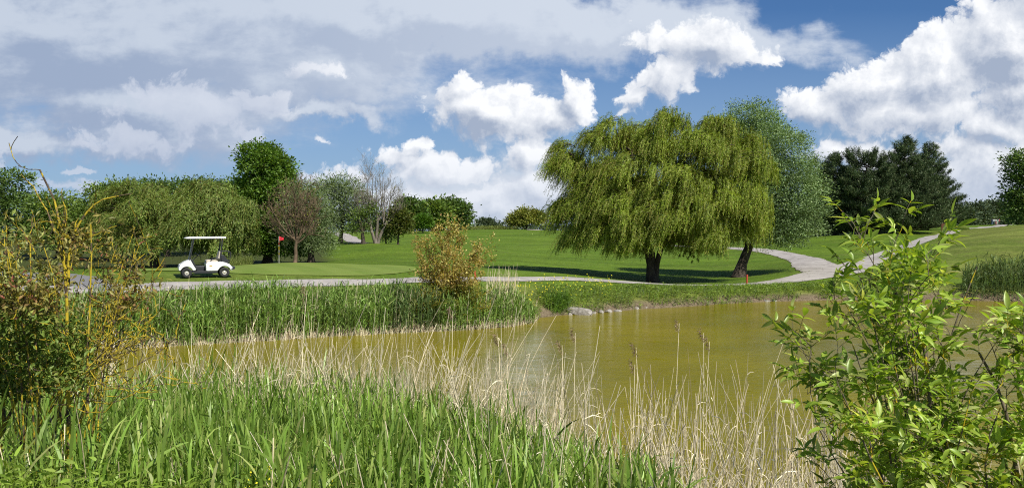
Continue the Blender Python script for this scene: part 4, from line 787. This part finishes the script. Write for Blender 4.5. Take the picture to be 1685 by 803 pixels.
# far bank reeds, as one bed each
def shore_pts(n, px0, px1, s0, s1):
    d = np.interp(px := rng.uniform(px0, px1, n), [a for a, _, _ in far_px], [q for _, q, _ in far_px]); s = rng.uniform(s0, s1, n); d = d + s; return px, d, (px - HX) / F * d, d, s
px, d, x, y, s = shore_pts(4800, -200, 884, -.25, 2.1); top = np.interp(px, [-200, 150, 300, 500, 640, 700, 850, 884], [505, 495, 487, 480, 476, 478, 482, 505]) + rng.normal(0, 7, len(px)) + 14 * np.clip(s < .4, 0, 1)
top = top - 15 * sinfield(np.stack([x, y, 0 * x], 1), .9) - 9 * sinfield(np.stack([x, y, 0 * x], 1), 2.9, 1.0); h = topz(top, d) - H(x, y); k = h > .3; dk = ((px > 640) & (px < 725) & (rng.random(len(px)) < .8)) | (rng.random(len(px)) < .12)
mb = MB(); 
for sel, mi in ((k & ~dk, 0), (k & dk, 1)): reeds(mb, x[sel], y[sel], h[sel], 9, .38, .036, seg=3, mi=mi, smi=mi, stem=.006, lean=.07, bottom=.12)
tag(mb.build('reed_bed', [M_REEDB, M_REEDD, M_DRY]), 'green reed bed lining the far bank below the cart path', 'reeds', kind='stuff')
px, d, x, y, s = shore_pts(1100, 1585, 1990, -.3, 3.0); top = np.interp(px, [1585, 1620, 1680, 1990], [448, 434, 430, 430]) + rng.normal(0, 8, len(px)); h = topz(top, d) - H(x, y)
mb = MB(); reeds(mb, x, y, np.clip(h, .3, 2.5), 9, .5, .045, seg=3, mi=0, stem=.008, smi=0, bottom=.1); tag(mb.build('reed_bed', [M_REEDD, M_DRY]), 'dark green reed clump at the far shore below the mown mound', 'reeds', kind='stuff')
mb = MB(); px, d, x, y, s = shore_pts(700, 150, 884, -.4, .1); h = rng.uniform(.1, .45, len(px)); reeds(mb, x, y, h, 3, .2, .014, seg=2, stem=.008, lean=.15)
px, d, x, y, s = shore_pts(520, -100, 884, -.1, 2.4); h = topz(rng.normal(482, 13, len(px)), d) - H(x, y); reeds(mb, x, y, np.clip(h, .4, 2.2), 2, .15, .012, seg=2, stem=.007, lean=.07)
px, d, x, y, s = shore_pts(90, 800, 850, .4, 2.0); h = topz(rng.normal(448, 9, len(px)), d) - H(x, y); reeds(mb, x, y, np.clip(h, .4, 2.2), 2, .15, .012, seg=2, stem=.007, lean=.05)
tag(mb.build('dry_reeds', M_DRY), 'pale dead stems mixed in the reed bed of the far bank', 'dry reeds', kind='stuff')
# weeds and flowers on the bank right of the point
px, d, x, y, s = shore_pts(5200, 884, 1480, -.05, 5.2); h = np.interp(s, [0, .5, 3, 5], [.38, .58, .48, .15]) * rng.uniform(.5, 1.2, len(px)) * np.interp(px, [884, 1000, 1250, 1480], [1.25, 1, .75, .6])
k = (sinfield(np.stack([x, y, 0 * x], 1), 1.9) > -.45); mb = MB(); dk = rng.random(len(px)) < .25
for sel, mi in ((k & ~dk, 0), (k & dk, 1)): reeds(mb, x[sel], y[sel], h[sel], 6, .17, .035, seg=2, up=.5, mi=mi, smi=mi, stem=.005, lean=.15, bottom=.1)
tag(mb.build('bank_weeds', [M_WEED, M_REEDD]), 'tangled green weeds covering the far bank slope under the willow', 'weeds', kind='stuff')
mb = MB(); px, d, x, y, s = shore_pts(150, 820, 1010, 1.0, 5.5); z = H(x, y) + rng.uniform(.35, .75, len(px)); c = np.stack([x, y, z], 1)
mb.tubes(np.stack([c - [0, 0, .5], c - [0, 0, .2], c], 1), .004, 3, 1)
for _ in range(3): mb.leaves(c + rng.normal(0, .02, c.shape), sph(len(c)), sph(len(c)) + [0, -.5, .6], .06, .05)
px, d, x, y = scatter_px(60, 380, 560, 5.5, 8); c = np.stack([x, y, topz(rng.normal(800, 12, 60), d)], 1)
for _ in range(4): mb.leaves(c + rng.normal(0, .01, c.shape), sph(60), sph(60) + [0, -.5, .6], .018, .016)
tag(mb.build('yellow_flowers', [M_YEL, M_WEED]), 'scattered yellow wildflowers on the bank above the rocks', 'flowers', kind='stuff')
# rough grass between reeds and path, and path verges
mb = MB(); px, d, x, y, s = shore_pts(9000, -250, 900, 1.2, 6.2); h = rng.uniform(.06, .24, len(px)) * np.interp(s, [1.2, 4, 6.2], [1.3, .8, .4]); k = (d < np.interp(px, [-250, 300, 500, 700, 900], [34, 36.1, 39, 42.8, 48.3])); reeds(mb, x[k], y[k], h[k], 3, .14, .016, seg=2, stem=0, up=.7, lean=.2, bottom=.0)
for E_ in EDGES[:2]:
    P_ = E_.reshape(-1, 3); P_ = P_[(P_[:, 1] < 100)]; P_ = np.repeat(P_, 9, 0); x = P_[:, 0] + rng.normal(0, .09, len(P_)); y = P_[:, 1] + rng.normal(0, .09, len(P_)); k = sinfield(np.stack([x, y, 0 * x], 1), 1.4) > -.2; reeds(mb, x[k], y[k], rng.uniform(.03, .10, k.sum()), 3, .08, .014, seg=2, stem=0, up=.6, lean=.3, bottom=0)
px, d, x, y = scatter_px(1600, 760, 850, 192, 200); reeds(mb, x, y, rng.uniform(.3, .9, len(px)), 3, .5, .08, seg=2, stem=0, up=.7, lean=.2, bottom=0)
px, d, x, y = scatter_px(700, 375, 415, 63.5, 67); reeds(mb, x, y, rng.uniform(.2, .75, len(px)), 3, .3, .02, seg=2, stem=0, up=.8, lean=.1, bottom=0)
tag(mb.build('rough_grass', M_GRS), 'pale unmown grass between the reeds and the cart path', 'grass', kind='stuff')
# bright green tufts by the rocks
for k_, (px_, d_, w_, lab) in enumerate([(912, 41.9, 14, 'bright green grassy tuft at the reed point beside the large rock'), (925, 42.3, 10, 'smaller bright tuft between the grassy tuft and the large rock')]):
    b = np.array(at(px_, d_)); mb = MB(); n = 260; reeds(mb, rng.normal(b[0], w_ * .012, n), rng.normal(b[1], .22, n), rng.uniform(.3, .75, n), 4, .3, .02, seg=3, stem=.004, lean=.3, bottom=.1, up=.55); tag(mb.build('grass_tuft', M_RND, loc=b), lab, 'grass tuft', 'green tufts at the water edge')

# ------------------------------------------------------------ rocks
mr, g, out = mat('pale_stone'); pos = g.n('ShaderNodeTexCoord').outputs['Object']; n1 = g.noise(pos, 5, 6, .65); 
b_ = principled(g, out, g.mix(g.mapr(n1, .35, .65), (.20, .18, .15), (.42, .39, .345)), .9, .2); bp = g.n('ShaderNodeBump'); bp.inputs[0].default_value = .7; bp.inputs[1].default_value = .05; g.L.new(n1, bp.inputs['Height']); g.L.new(bp.outputs[0], b_.inputs['Normal'])
def rock(px, d, z, sx, sy, sz, lab, seed, tilt=0):
    bm = bmesh.new(); bmesh.ops.create_icosphere(bm, subdivisions=3, radius=1); r_ = random.Random(seed); pl = [(Vector((r_.gauss(0, 1), r_.gauss(0, 1), r_.gauss(0, .8))).normalized(), r_.uniform(.55, .85)) for _ in range(9)]
    for v in bm.verts:
        for n_, q in pl:
            t_ = v.co.dot(n_) - q
            if t_ > 0: v.co -= n_ * t_
        v.co = Vector((v.co.x * sx, v.co.y * sy, v.co.z * sz)) * (1 + r_.gauss(0, .012))
    me = bpy.data.meshes.new('rock'); bm.to_mesh(me); bm.free(); me.materials.append(mr); o = bpy.data.objects.new('rock', me); COL.objects.link(o); o.location = ((px - HX) / F * d, d, z); o.rotation_euler = (0, tilt, r_.uniform(-.4, .4)); tag(o, lab, 'rock', 'rocks along the far water edge')
rock(955, 42.0, .10, .72, .5, .26, 'largest pale flat rock at the far water edge', 3, .12)
for i_, (px_, d_, w_, h_, lab) in enumerate([(990, 42.9, .20, .13, 'small angular rock just beyond the largest flat rock'), (1001, 43.2, .24, .15, 'pale rounded rock, brightest of the small ones beyond the flat rock'), (1017, 43.7, .27, .11, 'low whitish rock at the end of the bright group'), (978, 42.6, .14, .08, 'grey stone touching the tip of the largest flat rock'), (1048, 44.9, .16, .10, 'lone small stone under the willow trunk'), (1062, 45.2, .2, .09, 'stone half in the weeds under the willow trunk'), (1262, 49.8, .3, .12, 'white rock beside the dark gap below the side path'), (1275, 50.0, .2, .09, 'smaller pale rock next to the white rock near the elder'), (1305, 50.4, .17, .08, 'grey stone at the shore nearly behind the elder bush'), (938, 41.85, .15, .09, 'little stone at the tuft end of the largest flat rock')]):
    rock(px_, d_ - .05, .0, w_ * .85, w_ * .7, h_ * 1.25, lab, 20 + i_)

# ------------------------------------------------------------ hard objects
def bmobj(name, bm, m, parent=None, smooth=False, bevel=0):
    if bevel: bmesh.ops.bevel(bm, geom=[e for e in bm.edges if e.calc_face_angle(0) > .5], offset=bevel, segments=2, profile=.5, affect='EDGES')
    me = bpy.data.meshes.new(name); bm.to_mesh(me); bm.free(); me.materials.append(m)
    if smooth: [setattr(p, 'use_smooth', True) for p in me.polygons]
    o = bpy.data.objects.new(name, me); COL.objects.link(o); o.parent = parent; return o
def box(bm, x0, x1, y0, y1, z0, z1):
    r = bmesh.ops.create_cube(bm, size=1); bmesh.ops.scale(bm, vec=(x1 - x0, y1 - y0, z1 - z0), verts=r['verts']); bmesh.ops.translate(bm, vec=((x0 + x1) / 2, (y0 + y1) / 2, (z0 + z1) / 2), verts=r['verts'])
def prism(bm, prof, y0, y1):
    a = [bm.verts.new((x, y0, z)) for x, z in prof]; b = [bm.verts.new((x, y1, z)) for x, z in prof]; n = len(prof)
    bm.faces.new(a); bm.faces.new(b[::-1])
    for i in range(n): bm.faces.new((a[i], b[i], b[(i + 1) % n], a[(i + 1) % n]))
    bmesh.ops.recalc_face_normals(bm, faces=bm.faces)
def tube(name, pts, r, m, parent, sides=8, K=None):
    mb = MB(); p = np.array(pts, float) if K is None else resample(pts, K); mb.tubes(p[None], r, sides)
    return mb.build(name, m, parent, True)
WHITE = plain('white_gelcoat', (.82, .82, .80), .25, .5, dirt=.06); BLACK = plain('black_plastic', (.025, .027, .03), .5); RUB = plain('rubber', (.03, .03, .03), .8); CREAM = plain('cream_vinyl', (.62, .54, .42), .5); STEEL = plain('painted_steel', (.05, .05, .055), .4, metal=.3); RIMM = plain('wheel_cap', (.62, .58, .48), .35, metal=.2)
def arc(cx, cz, r, a0, a1, n): return [(cx + r * math.cos(R(a)), cz + r * math.sin(R(a))) for a in np.linspace(a0, a1, n)]
def golf_cart():
    vd = math.atan2(14.2, 41); loc = at(337, 41.2); o = empty('golf_cart', loc, math.pi + vd + R(4), label='white golf cart with a flat white roof parked beside the putting green', cat='golf cart')
    Wh = .56                                   # forward is +x
    fx, rx = .82, -.82
    bm = bmesh.new(); prism(bm, [(1.16, .33), (1.17, .46), (1.10, .60), (.95, .72), (.76, .80), (.66, .82), (.56, .62), (.42, .38), (.46, .33)] + arc(fx, .23, .29, 150, 30, 9)[::1][:0] + [(.54, .33)] + arc(fx, .23, .28, 155, 25, 9) + [(1.10, .33)], -Wh + .02, Wh - .02); bmobj('front_cowl', bm, WHITE, o, bevel=.02)
    bm = bmesh.new(); prism(bm, [(-.02, .30), (-.0, .62), (-.10, .72), (-.42, .70), (-.62, .73), (-.85, .68), (-1.05, .60), (-1.20, .42), (-1.22, .34), (-1.10, .32)] + arc(rx, .23, .29, 155, 25, 9)[::-1][::-1] + [(-.50, .30)], -Wh, Wh); bmobj('rear_body', bm, WHITE, o, bevel=.02)
    bm = bmesh.new(); prism(bm, [(.56, .22), (.60, .30), (-.52, .29), (-.52, .20), (-.40, .19), (.44, .19)], -Wh + .03, Wh - .03); bmobj('floor_pan', bm, BLACK, o, bevel=.01)
    bm = bmesh.new(); prism(bm, [(.40, .34), (.62, .79), (.66, .84), (.58, .83), (.50, .70), (.34, .36)], -Wh + .05, Wh - .05); bmobj('dashboard', bm, BLACK, o, bevel=.01)
    bm = bmesh.new(); prism(bm, [(-1.08, .34), (-1.26, .36), (-1.30, .44), (-1.26, .50), (-1.18, .44)], -Wh - .005, Wh + .005); bmobj('rear_bumper', bm, BLACK, o, bevel=.012)
    bm = bmesh.new(); prism(bm, [(-.02, .66), (-.03, .78), (-.10, .81), (-.50, .79), (-.56, .70)], -.50, .50); bmobj('seat', bm, CREAM, o, bevel=.025)
    bm = bmesh.new(); prism(bm, [(-.52, .80), (-.60, 1.18), (-.66, 1.22), (-.72, 1.18), (-.66, .80)], -.50, .50); bmobj('backrest', bm, CREAM, o, bevel=.025)
    bm = bmesh.new(); box(bm, .0, .46, -.13, .13, .27, .52); bmobj('console', bm, BLACK, o, bevel=.03)
    bm = bmesh.new(); prism(bm, [(-.70, .72), (-.66, 1.02), (-.80, 1.02), (-1.02, .74), (-1.0, .62)], -.46, .46); bmobj('bag_well', bm, BLACK, o, bevel=.015)
    for sy in (-1, 1): tube('armrest', [(-.22, sy * .52, .74), (-.25, sy * .53, .86), (-.60, sy * .53, .88), (-.64, sy * .53, .76)], .022, BLACK, o, 8, 14)
    bm = bmesh.new(); prism(bm, [(.90, 1.80), (.86, 1.83), (.70, 1.865), (-.72, 1.875), (-.88, 1.86), (-.90, 1.80), (-.84, 1.79), (.80, 1.78)], -.58, .58); bmobj('roof', bm, WHITE, o, bevel=.012)
    for sy in (-.52, .52):
        tube('front_strut', [(.70, sy, .78), (.62, sy, 1.1), (.50, sy * .98, 1.79)], .022, plain('strut_grey', (.35, .36, .35), .35) if sy < 0 else STEEL, o, 8, 8)
        tube('rear_strut', [(-.62, sy, .70), (-.68, sy, 1.2), (-.74, sy * .98, 1.80)], .032, BLACK, o, 8, 8)
    sc_ = tube('steering_column', [(.56, -.25, .72), (.34, -.25, .95), (.26, -.25, 1.02)], .02, BLACK, o, 8)
    a = np.linspace(0, 2 * math.pi, 25); ax = Vector((-.62, 0, .78)).normalized(); u = Vector((0, 1, 0)); v = ax.cross(u); c0 = Vector((.27, -.25, 1.01))
    mb = MB(); mb.tubes(np.array([[tuple(c0 + u * .17 * math.cos(t) + v * .17 * math.sin(t)) for t in a]]), .014, 8)
    for t in (0, 2.1, 4.2): mb.tubes(np.array([[tuple(c0), tuple(c0 + u * .17 * math.cos(t) + v * .17 * math.sin(t))]]), .01, 6)
    mb.build('steering_wheel', BLACK, sc_, True)
    mb = MB()
    for sy in (-.42, .42): mb.tubes(resample([(-.72, sy, 1.18), (-1.02, sy, 1.22), (-1.12, sy, 1.12), (-1.06, sy, .72), (-1.0, sy, .60)], 14)[None], .017, 8)
    mb.tubes(resample([(-1.12, -.42, 1.12), (-1.14, 0, 1.12), (-1.12, .42, 1.12)], 6)[None], .017, 8); mb.tubes(resample([(-1.05, -.42, .78), (-1.08, 0, .78), (-1.05, .42, .78)], 6)[None], .017, 8)
    mb.build('bag_rack', BLACK, o, True)
    for sy in (-1, 1):
        bm = bmesh.new(); box(bm, -.28, -.16, sy * Wh - (.004 if sy > 0 else .003), sy * Wh + (.003 if sy > 0 else .004), .50, .56); bmobj('side_badge', bm, plain('badge_gold', (.62, .42, .12), .5), o)
        bm = bmesh.new(); r = bmesh.ops.create_uvsphere(bm, u_segments=16, v_segments=8, radius=.075); bmesh.ops.scale(bm, vec=(.5, 1.1, .8), verts=r['verts']); bmesh.ops.translate(bm, vec=(1.10, sy * .34, .56), verts=r['verts']); bmobj('headlight', bm, plain('lamp_lens', (.7, .72, .7), .1), o, True)
        for x_ in (fx, rx):
            bm = bmesh.new(); prof = [(.10, -.085), (.19, -.10), (.215, -.085), (.23, -.05), (.23, .05), (.215, .085), (.19, .10), (.10, .085)]
            n = 28; rings = [[bm.verts.new((p * math.cos(6.2832 * i / n), q, p * math.sin(6.2832 * i / n))) for p, q in prof] for i in range(n)]
            for i in range(n):
                for j in range(len(prof)): bm.faces.new((rings[i][j], rings[(i + 1) % n][j], rings[(i + 1) % n][(j + 1) % len(prof)], rings[i][(j + 1) % len(prof)]))
            bmesh.ops.recalc_face_normals(bm, faces=bm.faces); w = bmobj('wheel', bm, RUB, o, True); w.location = (x_, sy * .50, .23)
            bm = bmesh.new(); prof = [(.125, -.08), (.125, .07), (.11, .085), (.075, .06), (.045, .065), (.03, .09), (.001, .09)]; prof = [(p, q * sy) for p, q in prof]
            rings = [[bm.verts.new((p * math.cos(6.2832 * i / n), q, p * math.sin(6.2832 * i / n))) for p, q in prof] for i in range(n)]
            for i in range(n):
                for j in range(len(prof) - 1): bm.faces.new((rings[i][j], rings[(i + 1) % n][j], rings[(i + 1) % n][j + 1], rings[i][j + 1]))
            bmesh.ops.recalc_face_normals(bm, faces=bm.faces); bmobj('rim', bm, RIMM, w, True)
golf_cart()

# flag in the hole
RED = plain('red_cloth', (.72, .03, .05), .7); POLE = plain('pole_white', (.7, .68, .6), .4); YELP = plain('pole_yellow', (.7, .5, .05), .5); REDP = plain('stake_red', (.50, .07, .03), .6)
loc = at(459, 62); o = empty('golf_flag', loc, label='red golf flag on a thin pole standing in the putting green', cat='golf flag')
tube('pole', [(0, 0, -.05), (0, 0, 1.9)], .016, POLE, o, 8)
for z0, z1, m_ in ((.95, 1.2, YELP), (.62, .74, YELP), (1.3, 1.5, REDP)): tube('pole_band', [(0, 0, z0), (0, 0, z1)], .019, m_, o, 8)
mb = MB(); gx, gz = np.meshgrid(np.linspace(0, 1, 12), np.linspace(0, 1, 8)); X_ = .02 + gx * .30; Z_ = 1.90 - .33 * gz - .10 * gx * (1 - gz) * 1 + .08 * gx * gz; Y_ = .05 * np.sin(gx * 7 + gz) * gx
i = np.arange(7)[:, None] * 12 + np.arange(11)[None]; mb.addq(np.stack([X_, Y_, Z_], -1), np.stack([i, i + 1, i + 13, i + 12], -1)); fl = mb.build('flag', RED, o, True)
sm_ = fl.modifiers.new('thick', 'SOLIDIFY'); sm_.thickness = .006
# stakes
for px_, d_, hh_, lab in ((1229, 53.3, .78, 'red wooden stake by the path below the silver willow'), (781, 44.5, .62, 'red stake behind the golden bush at the cart path')):
    bm = bmesh.new(); box(bm, -.05, .05, -.04, .04, -.15, hh_); bmesh.ops.scale(bm, vec=(.55, .6, 1), verts=[v for v in bm.verts if v.co.z < 0]); so_ = bmobj('marker_stake', bm, REDP, bevel=.008); so_.location = at(px_, d_); so_.rotation_euler = (0, R(1.5), R(20)); tag(so_, lab, 'stake', 'red stakes marking the water hazard')
# wooden post and small white sign on the left
bm = bmesh.new(); box(bm, -.09, .09, -.09, .09, -.2, 1.15); po = bmobj('wooden_post', bm, BARKG, bevel=.015); po.location = at(101, 36.0); tag(po, 'weathered grey post seen through the lichen bush beside the grey side road', 'post')
o = empty('tee_sign', at(228, 39.6), R(15), label='tiny white sign on a thin leg beyond the path, left of the golf cart', cat='sign')
tube('leg', [(0, 0, -.05), (0, 0, .30)], .012, STEEL, o, 6); bm = bmesh.new(); box(bm, -.06, .06, -.012, .012, .28, .38); pl = bmobj('panel', bm, WHITE, o, bevel=.004); pl.rotation_euler = (R(-12), 0, 0)
# notice board by the pines
o = empty('notice_board', at(1556, 119), R(-12), label='reddish brown wooden board on two posts beside the path by the pines', cat='notice board'); WOOD = plain('red_wood', (.17, .06, .03), .8, dirt=.4)
for sx in (-.48, .48): bm = bmesh.new(); box(bm, sx - .06, sx + .06, -.06, .06, -.1, 1.42); bmobj('post', bm, WOOD, o, bevel=.01)
bm = bmesh.new(); 
for k_ in range(5): box(bm, -.42, .42, -.025, .025, .42 + k_ * .19, .595 + k_ * .19)
bmobj('board', bm, WOOD, o, bevel=.006); bm = bmesh.new(); prism(bm, [(-.58, 1.42), (.58, 1.42), (.52, 1.49), (-.52, 1.49)], -.12, .12); bmobj('cap', bm, plain('dark_green_cap', (.03, .08, .05), .6), o)
bm = bmesh.new(); bmesh.ops.create_cone(bm, cap_ends=True, segments=20, radius1=.15, radius2=.19, depth=.42); bmesh.ops.translate(bm, vec=(0, 0, .21), verts=bm.verts); bmesh.ops.inset_region(bm, faces=[f for f in bm.faces if f.normal.z > .9], thickness=.02, depth=-.2); bo = bmobj('litter_bin', bm, plain('bin_grey', (.12, .13, .14), .5), smooth=False); x_, y_, z_ = at(1559, 117.8); bo.location = (x_, y_, z_); tag(bo, 'small dark grey bin in front of the brown wooden board', 'litter bin')

# white tee marker pole on the skyline
pp = tube('marker_pole', [(0, 0, -.1), (0, 0, 1.0), (0, 0, 1.9)], .05, POLE, None, 8); pp.location = at(782, 198); tag(pp, 'thin white marker pole on the skyline left of the olive shrub', 'marker pole')

# people far up the path
SKIN = plain('skin', (.48, .30, .21), .6); HAIR = plain('hair', (.05, .035, .025), .7)
def person(px, d, lab, shirt, trousers, face, step, arm):
    loc = at(px, d); o = empty('person', loc, face, label=lab, cat='person', group='walkers far up the path')
    s = step
    J = {'pel': (0, 0, .93), 'sp': (0, .01, 1.12), 'ch': (0, .01, 1.32), 'nk': (0, 0, 1.48), 'h0': (0, -.01, 1.56), 'h1': (0, -.015, 1.70)}
    E = [('pel', 'sp'), ('sp', 'ch'), ('ch', 'nk'), ('nk', 'h0'), ('h0', 'h1')]; Rd = {'pel': .135, 'sp': .12, 'ch': .145, 'nk': .055, 'h0': .085, 'h1': .09}
    for q, sg in (('l', 1), ('r', -1)):
        J[q + 'hp'] = (.09 * sg, 0, .88); J[q + 'kn'] = (.10 * sg, -.12 * s * sg - .04, .48); J[q + 'an'] = (.10 * sg, -.22 * s * sg + .03, .08); J[q + 'to'] = (.11 * sg, -.22 * s * sg - .14, .03)
        J[q + 'sh'] = (.18 * sg, .01, 1.41); J[q + 'el'] = (.24 * sg, .05 * arm + .10 * s * sg, 1.14); J[q + 'wr'] = (.25 * sg, -.12 * arm + .14 * s * sg, .93); J[q + 'hd'] = (.25 * sg, -.16 * arm + .15 * s * sg, .84)
        E += [('pel', q + 'hp'), (q + 'hp', q + 'kn'), (q + 'kn', q + 'an'), (q + 'an', q + 'to'), ('ch', q + 'sh'), (q + 'sh', q + 'el'), (q + 'el', q + 'wr'), (q + 'wr', q + 'hd')]
        Rd.update({q + 'hp': .10, q + 'kn': .065, q + 'an': .045, q + 'to': .035, q + 'sh': .065, q + 'el': .045, q + 'wr': .032, q + 'hd': .038})
    nm = list(J); me = bpy.data.meshes.new('body'); me.from_pydata([J[k] for k in nm], [(nm.index(a), nm.index(b)) for a, b in E], []); bo = bpy.data.objects.new('body', me); COL.objects.link(bo)
    sk = bo.modifiers.new('s', 'SKIN'); sub = bo.modifiers.new('d', 'SUBSURF'); sub.levels = sub.render_levels = 1
    for i, k in enumerate(nm): me.skin_vertices[0].data[i].radius = (Rd[k], Rd[k] * (.8 if k in ('pel', 'sp', 'ch') else 1)); me.skin_vertices[0].data[i].use_root = k == 'pel'
    dg = bpy.context.evaluated_depsgraph_get(); me2 = bpy.data.meshes.new_from_object(bo.evaluated_get(dg)); bpy.data.objects.remove(bo); me2.name = 'body'
    me2.materials.clear(); [me2.materials.append(m) for m in (SKIN, shirt, trousers, BLACK)]
    for p in me2.polygons:
        z = p.center.z; p.use_smooth = True; p.material_index = 3 if z < .07 else 2 if z < .95 and abs(p.center.x) < .2 else 1 if z < 1.47 and not (abs(p.center.x) > .2 and z < 1.12) else 0
    b2 = bpy.data.objects.new('body', me2); COL.objects.link(b2); b2.parent = o
    bm = bmesh.new(); r = bmesh.ops.create_uvsphere(bm, u_segments=14, v_segments=10, radius=.112); bmesh.ops.delete(bm, geom=[v for v in bm.verts if v.co.z < -.02 and v.co.y < .02], context='VERTS'); bmesh.ops.translate(bm, vec=(0, .01, 1.66), verts=bm.verts); h = bmobj('hair', bm, HAIR, o, True); return o
def cl(n, c): return plain(n, c, .8, .2)
person(1632, 246, 'person in dark clothes at the left end of the far walkers', cl('navy_shirt', (.04, .06, .12)), cl('blue_trousers', (.08, .14, .25)), 2.6, 1, .6)
person(1635, 245, 'person in a white top among the far walkers', cl('white_shirt', (.8, .8, .82)), cl('dark_trousers', (.04, .05, .12)), 2.9, -.8, .4)
person(1638.5, 247, 'person in a pale top and pink trousers in the middle of the far walkers', cl('pale_shirt', (.7, .66, .6)), cl('pink_trousers', (.6, .2, .25)), 3.1, .7, .8)
person(1641.5, 244, 'person in a mint green top among the far walkers', cl('mint_shirt', (.5, .68, .6)), cl('light_trousers', (.5, .55, .5)), 3.4, -1, .5)
person(1644, 246, 'person in a dark red top at the right end of the far walkers', cl('red_shirt', (.32, .06, .07)), cl('black_trousers', (.03, .03, .03)), 3.0, .9, .5)
